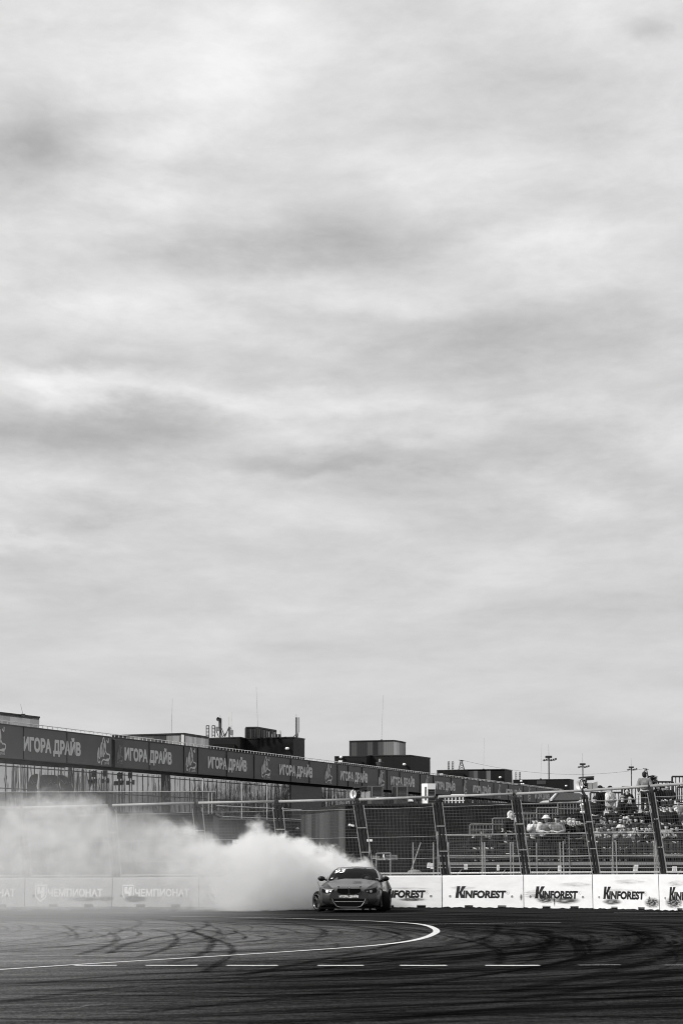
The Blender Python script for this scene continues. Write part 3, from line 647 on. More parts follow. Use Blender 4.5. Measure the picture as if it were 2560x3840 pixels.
    def wrow(y, w, z, dy=0., dz=0.): return [T(w*x, y+.16*x*x+dy, z-.035*x*x+dz) for x in (-1,-.8,-.5,-.2,0,.2,.5,.8,1)]
    m = MB(); m.grid([wrow(*p) for p in Wp]); ws = m.build('windscreen', glass_dark, t, smooth=True)
    m = MB(); m.grid([wrow(2.30,.60,1.325), wrow(2.36,.60,1.345), wrow(2.6,.60,1.372), wrow(3.0,.585,1.37), wrow(3.3,.56,1.34)]); m.build('roof', mat('black_roof', .03, .3, .5, coat=.4), t, smooth=True)
    m = MB(); m.grid([wrow(3.3,.56,1.34), wrow(3.9,.66,1.12), wrow(4.15,.68,1.03)]); m.build('rear_window', pblack, t, smooth=True)
    for s in (-1, 1):
        m = MB(); e = [T(s*w, y+.16, z-.035) for y, w, z in Wp]; e2 = [T(s*(w+.055), y+.21, z-.06) for y, w, z in Wp]
        m.grid([e, e2]); m.path(e, .018, 6); m.build('windscreen_pillar', mat('pillar_paint', .30, .3, .5, .3), t)
        m = MB(); a = [T(s*(w+.055), y+.21, z-.06) for y, w, z in Wp]+[T(s*.58,3.2,1.31), T(s*.68,4.0,1.06)]; b = [T(s*(.88), y, .94) for y in (1.65,2.0,2.35,2.6,3.3,4.0)]; m.grid([a, b]); m.build('side_window', pblack, t)
        mir = MB(); c = T(s*.985,1.62,1.0); mir.ball(c, (.125,.09,.082), 14, 9); mir.tube(T(s*.80,1.68,.95), T(s*.92,1.63,.975), .028, n=6); mir.build('side_mirror', pblack, t, smooth=True)
    # sun strip, number and small stickers on the glass
    def G(x, k): # k 0 bottom .. 1 top of the windscreen
        f = k*(len(Wp)-1); i = min(int(f), len(Wp)-2); f -= i; y, w, z = [Wp[i][q]+(Wp[i+1][q]-Wp[i][q])*f for q in range(3)]; xx = x/w
        return T(x, y+.16*xx*xx-.008, z-.035*xx*xx+.008)
    n = MB(); write(n, '93', lambda U, V: G(-.64+.31*U+.06*V, .42+.31*V), .02, 0, .03); n.build('start_number', M['white_ink'], ws)
    n = MB(); sh = lambda x0, x1, k0, k1: n.poly([G(x0,k0), G(x1,k0), G(x1+.01,k1), G(x0+.01,k1)])
    sh(-.56,-.47,.86,.95)
    for a, b in ((-.44,-.30),(-.29,-.16),(-.14,.0),(.02,.12),(.13,.28)): sh(a, b, .93-.02*abs(a), .965-.02*abs(a))
    for a, b in ((-.44,-.34),(-.33,-.19),(-.18,-.07)): sh(a, b, .875, .905)
    sh(.34,.50,.875,.905); sh(-.70,-.645,.06,.12)
    n.build('windscreen_sticker', M['white_ink'], ws)
    it2 = MB(); it2.poly([T(-.75,1.7,.9),T(.75,1.7,.9),T(.75,3.6,.9),T(-.75,3.6,.9)]); it2.para(T(-.6,2.9,.5), T(1.2,0,0)-T(0,0,0), T(0,.08,0)-T(0,0,0), (0,0,.75)); it2.build('cabin_interior', matte, t)
    sw = MB(); sw.torus(T(.36,1.98,.98), rot@Vector((0,-.9,.4)), .17, .016, 20, 6); sw.build('steering_wheel', M['grey_dark'], t)
    # wheels
    def wheel(x, y, steer, camber, side):
        ax = rot@(Matrix.Rotation(steer, 3, 'Z')@Vector((side*math.cos(camber), 0, math.sin(camber))))
        c = T(x, y, .325); w_ = MB()
        w_.revolve(c, ax, [(.235,-.125),(.300,-.128),(.322,-.10),(.327,0),(.322,.10),(.300,.128),(.235,.125)], 36)
        wh = w_.build('wheel', tyre, t, smooth=True)
        r = MB(); r.revolve(c, ax, [(.238,.10),(.242,.126),(.228,.128),(.222,.085),(.20,.02),(.0,.0)], 32); r.build('rim', rimm, wh, smooth=True)
        r = MB(); r.torus(c+ax*.126, ax, .236, .0075, 32, 6); r.build('rim_lip', lip, wh, smooth=True)
        sp2 = MB(); q = ax.to_track_quat('Z', 'Y')
        for k in range(5):
            for dd in (-.16,.16):
                a = 2*math.pi*k/5+dd*.5; p0 = c+ax*.06+q@Vector((.03*math.cos(a), .03*math.sin(a), 0)); p1 = c+ax*.095+q@Vector((.225*math.cos(a+dd*.5), .225*math.sin(a+dd*.5), 0)); sp2.tube(p0, p1, .022, .018, n=5)
        sp2.tube(c+ax*.04, c+ax*.085, .05, n=10); sp2.build('spoke', rimm, wh)
    st = R(33)
    wheel(-.95,.86, st, R(-3), -1); wheel(.93,.86, st, R(-3), 1); wheel(-.90,3.66,0,R(-2),-1); wheel(.90,3.66,0,R(-2),1)
    for s, b in ((-.95,.17),(-.91,.2)):
        m = MB(); m.tube(T(s,.44,.72), T(s-.02-(b-.17)*2,.44,.72+b), .004, n=4); m.build('arch_whisker', matte, t)
    return T
lamp_on = bpy.data.materials.new('lit_headlamp'); lamp_on.use_nodes = True
lamp_on.node_tree.nodes['Principled BSDF'].inputs['Emission Color'].default_value = (1,1,1,1); lamp_on.node_tree.nodes['Principled BSDF'].inputs['Emission Strength'].default_value = 1.4
glass_dark = bpy.data.materials.new('dark_glass'); glass_dark.use_nodes = True
def _gd():
    nt = glass_dark.node_tree; N = nt.nodes; L = nt.links; N.clear(); o = N.new('ShaderNodeOutputMaterial'); mx = N.new('ShaderNodeMixShader'); fr = N.new('ShaderNodeFresnel'); fr.inputs[0].default_value = 1.12
    tr = N.new('ShaderNodeBsdfTransparent'); tr.inputs[0].default_value = (.35,.35,.35,1); gl = N.new('ShaderNodeBsdfGlossy'); gl.inputs['Roughness'].default_value = .08
    L.new(fr.outputs[0], mx.inputs[0]); L.new(tr.outputs[0], mx.inputs[1]); L.new(gl.outputs[0], mx.inputs[2]); L.new(mx.outputs[0], o.inputs[0])
_gd()
CAR_T = build_car()

# ------------------------------------------------------------------ pit building with the long sign band
VPX, VPY, T0 = 3600., 3143., 140.
def ft(px): return T0*VPX/(VPX-px)
def fa(px, py, back=0.): return at(px, py, ft(px)+back)
def yrow(y0, px): return y0+(VPY-y0)*px/VPX           # a level line of the facade that passes row y0 at the photo's left edge
TOPY, BOTY, HEADY, GLZ = 2715., 2840., 2861., 3049.
FD = (fa(2000, 3000)-fa(100, 3000)); FD.z = 0; FDL = FD.length; FD.normalize(); FN = Vector((FD.y, -FD.x, 0))    # along the facade; out towards the track
def band(px, f): y0 = yrow(BOTY, px); y1 = yrow(TOPY, px); return fa(px, y0+(y1-y0)*f)
pit = thing('pit_building', 'long pit building with a grey sign band repeating the same white words above reflecting glass', 'building', tuple(fa(800, 3290)))
def strip(mb, x0, x1, y0, y1, back, thick):          # upright slab between two level facade lines
    q = [fa(x0, yrow(y1, x0), back), fa(x1, yrow(y1, x1), back), fa(x1, yrow(y0, x1), back), fa(x0, yrow(y0, x0), back)]
    mb.prism(q, -FN*thick)
m = MB(); strip(m, -120, 419, TOPY, BOTY, 0, .5); m.build('sign_band', M['fascia'], pit)
m = MB(); strip(m, 433, 2125, TOPY, BOTY, 0, .5); m.build('sign_band', M['fascia'], pit)
m = MB(); strip(m, 419, 433, TOPY+8, BOTY, .12, .3); m.build('band_gap', M['seam'], pit)
m = MB()
for x in (89, 252, 560, 690, 742, 850, 953, 1090, 1160, 1265, 1305, 1357, 1420, 1450, 1498, 1574, 1624, 1690, 1735, 1795, 1850, 1905, 1960, 2010, 2060): strip(m, x, x+1.1+1.1*(1-x/2600), TOPY+2, BOTY-1, -.06, .04)
m.build('panel_joint', M['seam'], pit)
m = MB(); strip(m, 436, 463, TOPY+9, BOTY-4, -.03, .04); m.build('dark_panel', M['grey_dark'], pit)
m = MB(); strip(m, -120, 419, TOPY-3, TOPY+2, -.05, .6); strip(m, 433, 2125, TOPY-3, TOPY+2, -.05, .6); m.build('band_coping', M['dark'], pit)
m = MB()                                             # low rail along the roof edge
for x0, x1 in ((-120, 2110),): m.tube(fa(x0, yrow(TOPY-14, x0), .3), fa(x1, yrow(TOPY-14, x1), .3), .035, n=5)
d = .0
while True:
    k = T0*.93+d; x = VPX-T0*VPX/k; d += .78
    if x > 2105: break
    m.tube(fa(x, yrow(TOPY-2, x), .3), fa(x, yrow(TOPY-14, x), .3), .03, n=4)
m.build('roof_rail', M['light_metal'], pit)
SIGNS = [(88,302),(468,643),(780,924),(1048,1170),(1275,1377),(1465,1553),(1629,1705),(1771,1838),(1895,1953),(2004,2058)]
for x0, x1 in SIGNS:
    a0, a1 = ft(x0), ft(x1); w = MB()
    def fn(U, V, a0=a0, a1=a1):
        k = a0+(a1-a0)*U; x = VPX-T0*VPX/k; p = band(x, .265+.435*V); return p+FN*.02
    write(w, 'ИГОРА ДРАЙВ', fn, .02, 0, .045); w.build('sign_lettering', M['sign'], pit)
def sail(w, fn, th=.055):                            # flame-like brush mark with a small word under it
    L = [[(.05,.20),(.02,.35),(.12,.62),(.10,.30),(.20,.25),(.22,.55),(.34,.82)],[(.30,.55),(.28,.40),(.42,.90),(.50,1.0),(.55,.92),(.62,.60),(.72,.45),(.80,.40)],[(.36,.70),(.44,.36),(.50,.34),(.52,.80)],
         [(.58,.80),(.50,.50),(.56,.40),(.66,.62),(.60,.90)],[(.78,.42),(.98,.38),(.95,.24),(.80,.22),(.68,.20)],[(.05,.20),(.06,.10),(.16,.07),(.22,.14)],[(.32,.0),(.36,.12),(.50,.20),(.70,.17),(.92,.17)],[(.74,.92),(.86,.84),(.88,1.0)],[(.24,.28),(.30,.66),(.36,.28)]]
    for s in L: stroke(w, spline(s, 4), th, fn)
    write(w, 'ДРАЙВ', lambda U, V: fn(.56+.38*U, .03+.08*V), .01)
for x0, x1, lo, hi in [(-32,22,.06,.93),(365,412,.04,.95),(697,735,.04,.95),(980,1013,.04,.95),(1218,1244,.04,.95),(1418,1440,.04,.95),(1592,1608,.04,.95),(1736,1749,.05,.95),(1865,1876,.05,.95),(1977,1987,.05,.95)]:
    a0, a1 = ft(x0), ft(x1); w = MB()
    def fn(U, V, a0=a0, a1=a1, lo=lo, hi=hi):
        k = a0+(a1-a0)*U; x = VPX-T0*VPX/k; return band(x, lo+(hi-lo)*V)+FN*.022
    sail(w, fn); w.build('sail_emblem', M['sign'], pit)
w = MB(); a0, a1 = ft(437), ft(459); sail(w, lambda U, V: band(VPX-T0*VPX/(a0+(a1-a0)*U), .1+.66*V)+FN*.07, .045); w.build('small_emblem', M['grey'], pit)
BK = 1.6                                             # the glass stands this far behind the band
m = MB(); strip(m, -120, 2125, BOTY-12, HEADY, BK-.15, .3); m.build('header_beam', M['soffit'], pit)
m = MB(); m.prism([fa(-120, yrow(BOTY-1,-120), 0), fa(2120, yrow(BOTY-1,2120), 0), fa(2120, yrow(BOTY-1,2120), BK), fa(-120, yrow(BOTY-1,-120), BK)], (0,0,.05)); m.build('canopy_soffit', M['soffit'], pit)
glass_ref = mat('reflecting_glass', .01, .03, .5, coat=0)
def _gr():
    nt = glass_ref.node_tree; N = nt.nodes; L = nt.links; b = N['Principled BSDF']; b.inputs['Metallic'].default_value = 1; b.inputs['Base Color'].default_value = (.46,.46,.46,1)
    ge = N.new('ShaderNodeNewGeometry'); n = N.new('ShaderNodeTexNoise'); n.inputs['Scale'].default_value = .9; n.inputs['Detail'].default_value = 2; mp = N.new('ShaderNodeMapping'); mp.inputs['Scale'].default_value = (1,1,.25)
    L.new(ge.outputs['Position'], mp.inputs[0]); L.new(mp.outputs[0], n.inputs['Vector']); bp = N.new('ShaderNodeBump'); bp.inputs['Strength'].default_value = .05; bp.inputs['Distance'].default_value = .3; L.new(n.outputs['Fac'], bp.inputs['Height']); L.new(bp.outputs[0], b.inputs['Normal'])
_gr()
BAYS = [(-120,75),(77,240),(242,400),(402,492),(494,606),(638,760),(762,905),(907,1000),(1002,1091),(1205,1300),(1302,1420),(1422,1520),(1522,1640),(1642,1770),(1772,1900)]
for x0, x1 in BAYS:
    m = MB(); m.poly([fa(x0, yrow(GLZ,x0), BK), fa(x1, yrow(GLZ,x1), BK), fa(x1, yrow(HEADY-4,x1), BK), fa(x0, yrow(HEADY-4,x0), BK)]); wnd = m.build('window_bay', glass_ref, pit)
    m = MB(); k = ft(x0); step = 1.08
    while k < ft(x1):
        x = VPX-T0*VPX/k; m.prism([fa(x, yrow(GLZ,x), BK), fa(x, yrow(HEADY,x), BK), fa(x, yrow(HEADY,x), BK)+FD*.08, fa(x, yrow(GLZ,x), BK)+FD*.08], FN*.025); k += step
    for yy in (HEADY+12, 2957): m.prism([fa(x0, yrow(yy,x0), BK), fa(x1, yrow(yy,x1), BK), fa(x1, yrow(yy,x1), BK)+Vector((0,0,.08)), fa(x0, yrow(yy,x0), BK)+Vector((0,0,.08))], FN*.02)
    m.build('mullion', M['mullion'], wnd)
m = MB(); strip(m, 1091, 1205, HEADY-4, GLZ, BK-.2, .5); m.build('blank_wall', M['grey_dark'], pit)
m = MB(); strip(m, 606, 638, HEADY-6, GLZ, BK-.06, .2); ob = m.build('banner_panel', M['dark'], pit)
w = MB(); a0, a1 = ft(608), ft(636)
def fn(U, V): k = a0+(a1-a0)*U; x = VPX-T0*VPX/k; y0 = yrow(GLZ-60,x); y1 = yrow(HEADY,x); return fa(x, y0+(y1-y0)*V, BK-.12)+FN*.05
sail(w, fn, .05); w.build('sail_emblem', M['grey'], ob)
lower = cladding('lower_cladding', tuple(FD), .7, (.022,.028,.034,.02,.04), 3.)
m = MB(); strip(m, -120, 1960, GLZ, 3330, BK-.1, .5); m.build('lower_wall', lower, pit)
m = MB(); strip(m, -120, 1300, GLZ-3, GLZ+4, BK-.25, .6); m.build('sill_band', M['grey'], pit)
for xa in (391, 486):                                # slim columns with fittings
    m = MB()
    for dx in (0, 9): m.tube(fa(xa+dx, yrow(HEADY-6,xa), .5), fa(xa+dx, yrow(GLZ,xa), .5), .05, n=6)
    c = m.build('canopy_column', M['post'], pit)
    m = MB(); m.box(fa(xa+3, yrow(HEADY+10,xa), .45), (.35,.3,.5)); m.box(fa(xa-5, yrow(HEADY+42,xa), .3), (.3,.3,.35)); m.tube(fa(xa-5, yrow(HEADY+42,xa), .4), fa(xa+14, yrow(HEADY+40,xa), .3), .06); m.box(fa(xa+14, yrow(HEADY+40,xa), .3), (.25,.2,.4)); m.build('column_floodlight', M['post'], c)
for px, py in ((186,3167),(338,3117),(330,3163),(780,3113),(1115,3107)):
    m = MB(); q = fa(px, py, BK-.3); m.ball(q, (.17,.12,.13), 10, 6); m.para(q+Vector((-.35,-.1,-.05)), (.5,.05,.0), (0,.2,0), (0,0,.05)); m.build('wall_light', M['white'], pit, smooth=False)
m = MB(); m.tube(fa(812, 3021, -1.), fa(1135, 3037, -1.), .05); m.tube(fa(830,3062,-1.), fa(1130,3073,-1.), .04); m.build('handrail', M['light_metal'], pit)

# terrace with a glass balustrade in front of the left end
ter = thing('glass_terrace', 'terrace with a smoked glass balustrade in front of the left end of the pit building', 'terrace', tuple(at(400, 3290, 126)))
bal = bpy.data.materials.new('smoked_glass'); bal.use_nodes = True
def _bl():
    nt = bal.node_tree; N = nt.nodes; L = nt.links; N.clear(); o = N.new('ShaderNodeOutputMaterial'); mx = N.new('ShaderNodeMixShader'); mx.inputs[0].default_value = .25
    tr = N.new('ShaderNodeBsdfTransparent'); tr.inputs[0].default_value = (.42,.42,.42,1); gl = N.new('ShaderNodeBsdfDiffuse'); gl.inputs[0].default_value = (.10,.10,.10,1)
    L.new(tr.outputs[0], mx.inputs[1]); L.new(gl.outputs[0], mx.inputs[2]); L.new(mx.outputs[0], o.inputs[0])
_bl()
m = MB(); m.poly([at(-60,3052,126),at(808,3052,126),at(808,2968,126),at(-60,2971,126)]); m.build('glass_panel', bal, ter)
m = MB(); m.tube(at(-60,2971,126), at(808,2968,126), .035); m.build('handrail', M['galv'], ter)
for x in (783, 795): m = MB(); m.tube(at(x,3052,125.9), at(x,2972,125.9), .05); m.build('rail_post', M['galv'], ter)
m = MB(); m.prism([at(-60,3055,126), at(808,3055,126), at(808,3046,126), at(-60,3046,126)], (0,8,0)); m.build('floor_slab', M['grey_dark'], ter)
m = MB(); m.prism([at(-60,3420,126.4), at(800,3420,126.4), at(800,3055,126.4), at(-60,3055,126.4)], (0,6,0)); m.build('base_wall', cladding('terrace_cladding', (1,0,0), .8, (.03,.04,.036,.028), 5.), ter)
# feather flags on the terrace
def flag(pts, label, tt):
    b = at(sum(p[0] for p in pts)/len(pts), 2985, tt); t = thing('feather_flag', label, 'flag', tuple(b), 'dark feather flags on the terrace')
    m = MB(); q = spline(pts, 5); m.prism([at(x, y, tt) for x, y in q], (0,.06,0)); m.build('flag_cloth', M['flag'], t)
    m = MB(); m.tube(at(pts[0][0], 3046, tt+.1), at(pts[0][0], min(p[1] for p in pts)+6, tt+.1), .04); m.build('flag_pole', M['post'], t)
    m = MB(); x0 = min(p[0] for p in pts); x1 = max(p[0] for p in pts)
    for k in range(6): a = x0+(x1-x0)*(.2+.1*k); m.tube(at(a, 2925+8*(k % 3), tt-.02), at(a+9, 2935+7*(k % 2), tt-.02), .03, n=4)
    m.build('flag_marking', M['grey_dark'], t)
flag([(104,3040),(105,2968),(110,2925),(120,2908),(142,2903),(140,2930),(135,2968),(134,3040)], 'dark curved feather flag, leftmost on the terrace, its rounded edge to the left', 129)
flag([(152,3040),(153,2968),(155,2925),(157,2908),(180,2906),(215,2910),(222,2940),(228,2968),(228,3040)], 'wide flat topped dark feather flag between the two curved ones on the terrace', 130)
flag([(218,2906),(240,2908),(258,2921),(268,2945),(276,2968),(278,3040),(232,3040),(230,2968),(224,2935)], 'dark curved feather flag, rightmost on the terrace, its rounded edge to the right', 129)

# ------------------------------------------------------------------ blocks that rise behind the sign band
def tower(label, pts, base_y, depth_back, mats, name='rooftop_block', deep=9., coping=True):
    """pts: photo corners of the top edge, left to right, each with its distance; walls go down behind the band"""
    P = [at(x, y, k) for x, y, k in pts]; t = thing(name, label, 'rooftop block', (P[0].x, P[0].y, P[0].z-8), 'blocks rising behind the pit building sign band')
    zb = at(pts[0][0], base_y, pts[0][2]).z
    for k in range(len(P)-1):
        a, b = P[k], P[k+1]; m = MB(); q = [Vector((a.x,a.y,zb)), Vector((b.x,b.y,zb)), b, a]
        inw = Vector((-(b-a).y, (b-a).x, 0)).normalized(); inw = inw if inw.y > 0 else inw*1; m.prism(q, inw*.3 if inw.dot(Vector((0,1,0))) > -.2 else -inw*.3)
        m.build('wall', mats[min(k, len(mats)-1)], t)
    m = MB(); top = [p+Vector((0,0,-.05)) for p in P]; dr = Vector((P[-1].x, P[-1].y, 0)).normalized()*deep+Vector((-.6,0,0)); dl = Vector((P[0].x, P[0].y, 0)).normalized()*deep+Vector((.6,0,0)); bk = [P[-1]+dr, P[0]+dl]; m.prism(top+bk, (0,0,-.2)); m.build('roof', M['grey_dark'], t)
    if coping:
        m = MB()
        for a, b in zip(P, P[1:]): n_ = Vector(((b-a).y, -(b-a).x, 0)).normalized()*.06; m.para(a+n_-Vector((0,0,.12)), (b-a), -n_*4, (0,0,.14))
        m.build('coping', M['dark'], t)
    m = MB(); a, b = bk[0]+Vector((0,0,-.05)), P[-1]+Vector((0,0,-.05)); m.poly([Vector((a.x,a.y,zb)), Vector((b.x,b.y,zb)), b, a]); m.build('wall', mats[-1], t)
    return t
def lamp(t, px, py, k, pair=False):
    m = MB()
    for dx in ((0, 7) if pair else (0,)): q = at(px+dx, py, k); m.ball(q, (.24 if not pair else .16, .2, .18), 10, 6); m.box(q+Vector((0,.15,.1)), (.3,.3,.12))
    m.build('wall_light', M['white'], t)
light_clad = cladding('light_cladding', tuple(FD), 1.1, (.55,.72,.62,.78,.50,.70), 1., .2)
mix_clad = cladding('mixed_cladding', (1,.1,0), .62, (.16,.03,.08,.26,.04,.20,.03,.10), 12.3, .2)
mix_clad2 = cladding('mixed_cladding_far', (1,.1,0), .72, (.018,.07,.16,.03,.24,.10,.02), 4.7, .2)
dk = M['cladding_dark']
tower('pale striped block at the far left behind the sign band', [(-130,2655,137),(149,2688,148)], 2800, 10, [light_clad], deep=14)
tB = tower('block with mixed grey panels on its front and pale panels on its side', [(421,2757,178),(691,2749,176),(783,2763,188)], 2860, 10, [mix_clad, light_clad])
tC = tower('large dark block carrying antennas and a steel rack on its roof', [(782,2767.5,208),(900,2763.5,207),(920,2768,210),(1099,2763,209),(1142,2770,222)], 2900, 10, [dk])
lamp(tC, 1077, 2807, 208.6)
m = MB(); m.para(at(800,2790,207.3), at(880,2790,206.8)-at(800,2790,207.3), (0,.4,0), (0,0,-1.3)); m.build('dark_door', M['seam'], tC)
tD = tower('dark stepped block under the striped rooftop box', [(1254,2836,250),(1373,2834,249),(1391,2832,251),(1537,2831,250),(1612,2841.5,266)], 2930, 10, [dk])
lamp(tD, 1273, 2856.5, 249, True); lamp(tD, 1515, 2866.5, 249.6); lamp(tD, 1278, 2839, 249.3)
m = MB(); m.para(at(1288,2853,249.2), at(1357,2852,248.6)-at(1288,2853,249.2), (0,.4,0), (0,0,-1.6)); m.build('dark_door', M['seam'], tD)
tower('small box of light and dark vertical panels on top of the stepped dark block', [(1309,2778,255),(1475,2775,254),(1496,2778,259),(1520,2783,265)], 2836, 8, [mix_clad2, light_clad, mix_clad2], deep=5, name='striped_roof_box')
tE = tower('dark block with a few lighter panels in the middle of its front', [(1637,2888,304),(1754,2885.5,303),(1838,2884.5,303),(1890,2884,303),(1919,2889,318)], 2960, 10, [dk, cladding('mixed_cladding_dim', (1,.1,0), .7, (.02,.05,.12,.02,.16), 8., .2), dk])
lamp(tE, 1650, 2905, 302.5, True); lamp(tE, 1874, 2915, 302.5)
m = MB(); m.para(at(1677,2899,303), at(1737,2898,302.6)-at(1677,2899,303), (0,.4,0), (0,0,-1.4)); m.build('dark_door', M['seam'], tE)
tF = tower('farthest low dark block, right end of the row behind the sign band', [(1922,2924,355),(2133,2921,354),(2149,2924,362)], 2990, 10, [dk])
lamp(tF, 1954, 2940, 353, True); lamp(tF, 2121, 2947, 353); lamp(tF, 1953, 2929, 353)
m = MB(); m.box(at(2028,2934,352), (1.6,.8,.7)); m.build('vent_box', M['grey_dark'], tF)

# roof gear: ladders, antennas, rack, vent
def ladder(x0, x1, y0, y1, k, label):
    t = thing('roof_ladder', label, 'ladder', tuple(at(x0, y1, k)), 'ladder hoops standing on the roofs'); m = MB()
    for x in (x0, x1): m.tube(at(x,y1,k), at(x,y0,k), .055, n=5)
    m.build('ladder_rail', M['mast'], t); m = MB()
    n = 4
    for q in range(n): y = y0+(y1-y0)*q/(n-.4); m.tube(at(x0,y,k), at(x1,y,k), .045, n=5)
    m.build('rung', M['mast'], t)
ladder(774,784,2721,2764,208,'ladder hoop on the antenna block, left of the pair'); ladder(796,806,2721,2764,208,'ladder hoop on the antenna block, right of the pair')
ladder(1679,1684,2856,2887,304,'ladder hoop left of the far lattice tower, left of the pair'); ladder(1694,1699.5,2856,2887,304,'ladder hoop left of the far lattice tower, right of the pair')
ladder(1931.5,1936,2895,2926,354,'thin ladder hoop on the farthest low block, left of the pair'); ladder(1945,1949.5,2895,2926,354,'thin ladder hoop on the farthest low block, right of the pair')
def antenna(label, pole, panel=None, dish=None, box_=None, k=190, struts=(), col='light_metal'):
    t = thing('panel_antenna', label, 'antenna', tuple(at(pole[0], pole[2], k)), 'panel antennas on the dark block')
    m = MB(); m.tube(at(pole[0],pole[2],k), at(pole[0],pole[1],k), .09, n=8); m.tube(at(pole[0],pole[1],k), at(pole[0],pole[1]-11,k), .02, n=4); m.build('pole', M['mast'], t)
    if panel: m = MB(); a = at(panel[0],panel[3],k-.2); m.para(a, at(panel[2],panel[3],k-.2)-a, (0,.25,0), at(panel[0],panel[1],k-.2)-a); m.build('antenna_panel', M[col], t)
    if dish: m = MB(); m.revolve(at(dish[0],dish[1],k-.3), (-.6,-.8,0), [(.05,-.12),(.2,-.02),(.24,.06)], 14); m.build('dish', M['mast'], t)
    if box_: m = MB(); a = at(box_[0],box_[3],k-.3); m.para(a, at(box_[2],box_[3],k-.3)-a, (0,.4,0), at(box_[0],box_[1],k-.3)-a); m.build('equipment_box', M['grey'], t)
    m = MB()
    for x0,y0,x1,y1 in struts: m.tube(at(x0,y0,k), at(x1,y1,k), .05, n=5)
    if struts: m.build('strut', M['mast'], t)
antenna('dark antenna cluster with a round dish and a grey box at its foot', (826,2692,2765), (820,2694,831,2730), (819,2697), (809,2725,821,2741), 208, [(826,2720,844,2763),(844,2763,857,2730),(812,2742,820,2763),(834,2763,828,2735)], 'grey_dark')
antenna('tall pale panel antenna on a short dark pole', (860,2690,2765), (857.5,2671,869,2725), None, (864,2737,874,2755), 208, [(860,2728,842,2763),(866,2728,872,2763),(852,2745,834,2763)])
antenna('slim pale panel antenna at the right end of the dark block roof', (1111,2690,2766), (1117,2690,1122.5,2744), None, None, 210, [(1111,2752,1098,2765),(1119,2744,1115,2765)], 'galv')
t = thing('steel_rack', 'low dark steel rack of pipes and posts on the antenna block roof', 'equipment rack', tuple(at(920,2770,208)))
for q in range(15): m = MB(); x = 922+q*8.2*(.8+.02*q); m.tube(at(x,2768,208+(q % 3)), at(x,2731+q*.75,208+(q % 3)), .13+.06*(q % 2), n=6); m.build('pipe', M['mast'], t)
m = MB(); m.path([at(921,2729,208),at(966,2728.5,208),at(1044,2742,208)], .12, 5); m.path([at(921,2731,211),at(1044,2744,211)], .1, 5); m.path([at(1020,2738,208),at(1026,2768,208)], .1); m.path([at(1050,2740,208),at(1052,2768,208),at(1073,2764,208)], .08); m.build('top_beam', M['mast'], t)
m = MB(); a = at(1037,2753,207); m.para(a, at(1050,2753,207)-a, (0,.5,0), at(1037,2737,207)-a); m.build('equipment_box', M['light_metal'], t)
t = thing('roof_vent', 'round flared vent with a pale pipe in front of the stepped dark block', 'roof vent', tuple(at(1424,2880,246)))
m = MB(); m.revolve(at(1424,2880,246), (0,0,1), [(.30,0),(.32,.25),(.45,.3),(.55,.75),(.50,.78),(.2,.8)], 14); m.build('vent_hood', M['grey_dark'], t); m = MB(); m.tube(at(1424,2860,246), at(1424,2846,246), .16, n=10); m.build('vent_pipe', M['galv'], t)
def whip(x0, y0, x1, y1, k, label):
    t = thing('whip_mast', label, 'lightning rod', tuple(at(x1,y1,k)), 'thin lightning rods on the roofs'); m = MB(); m.tube(at(x1,y1,k), at((x0+x1)/2,(y0+y1)/2,k), .014, .012, n=5); m.tube(at((x0+x1)/2,(y0+y1)/2,k), at(x0,y0,k), .012, .008, n=5); m.build('rod', M['mast'], t)
    m = MB(); m.box(at(x1,y1,k), (.3,.3,.2)); m.build('rod_foot', M['mast'], t)
whip(647,2617,643,2754,180,'thin lightning rod above the striped block'); whip(961,2575,968,2764,208,'tallest thin lightning rod, rising from the steel rack'); whip(1436,2607,1430,2776,255,'thin lightning rod above the small striped roof box')
whip(1814,2765,1812,2885,304,'thin lightning rod on the dark block with lighter panels'); whip(2030,2785,2026,2921,354,'thin lightning rod on the farthest low dark block'); whip(78,2640,88,2682,145,'short slanted lightning rod at the far left block')

# ------------------------------------------------------------------ low striped building behind the stands, with its roof units
TG = 104.
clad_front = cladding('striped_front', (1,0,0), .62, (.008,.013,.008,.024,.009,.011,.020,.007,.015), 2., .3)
clad_side_lit = cladding('striped_side_lit', (-.55,.83,0), .42, (.045,.075,.06,.095,.05,.08,.065), 6., .3)  # paler greys than the front: light caught by this face, painted in
t = thing('striped_building', 'low dark building clad in narrow vertical stripes, behind the fence right of the smoke', 'building', tuple(at(1294,3386,TG)))
c0, c1, c2 = at(1128,3040,TG*1.085), at(1294,3019,TG), at(2260,3012,TG-.6)
def down(p): return Vector((p.x, p.y, 0))
m = MB(); m.prism([down(c0), down(c1), c1, c0], (.15,.2,0)); m.build('side_wall', clad_side_lit, t)
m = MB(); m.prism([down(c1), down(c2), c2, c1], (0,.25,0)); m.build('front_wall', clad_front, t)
m = MB(); m.prism([c0-Vector((0,0,.08)), c1-Vector((0,0,.08)), c2-Vector((0,0,.08)), c2+Vector((0,9,-.08)), c0+Vector((0,2,-.08))], (0,0,-.2)); m.build('roof', M['grey_dark'], t)
m = MB(); m.para(c0-Vector((0,.06,.06)), c1-c0, (0,.3,0), (0,0,.12)); m.para(c1-Vector((0,.06,.06)), c2-c1, (0,.3,0), (0,0,.12)); m.build('coping', M['dark'], t)
for px, py in ((1319,3094),): m = MB(); q = at(px, py, TG-.2); m.para(q+Vector((-.12,0,-.06)), (.24,0,-.03), (0,.15,0), (0,0,.11)); m.ball(q+Vector((-.12,.05,0)), .08, 8, 5); m.build('wall_light', M['white'], t)
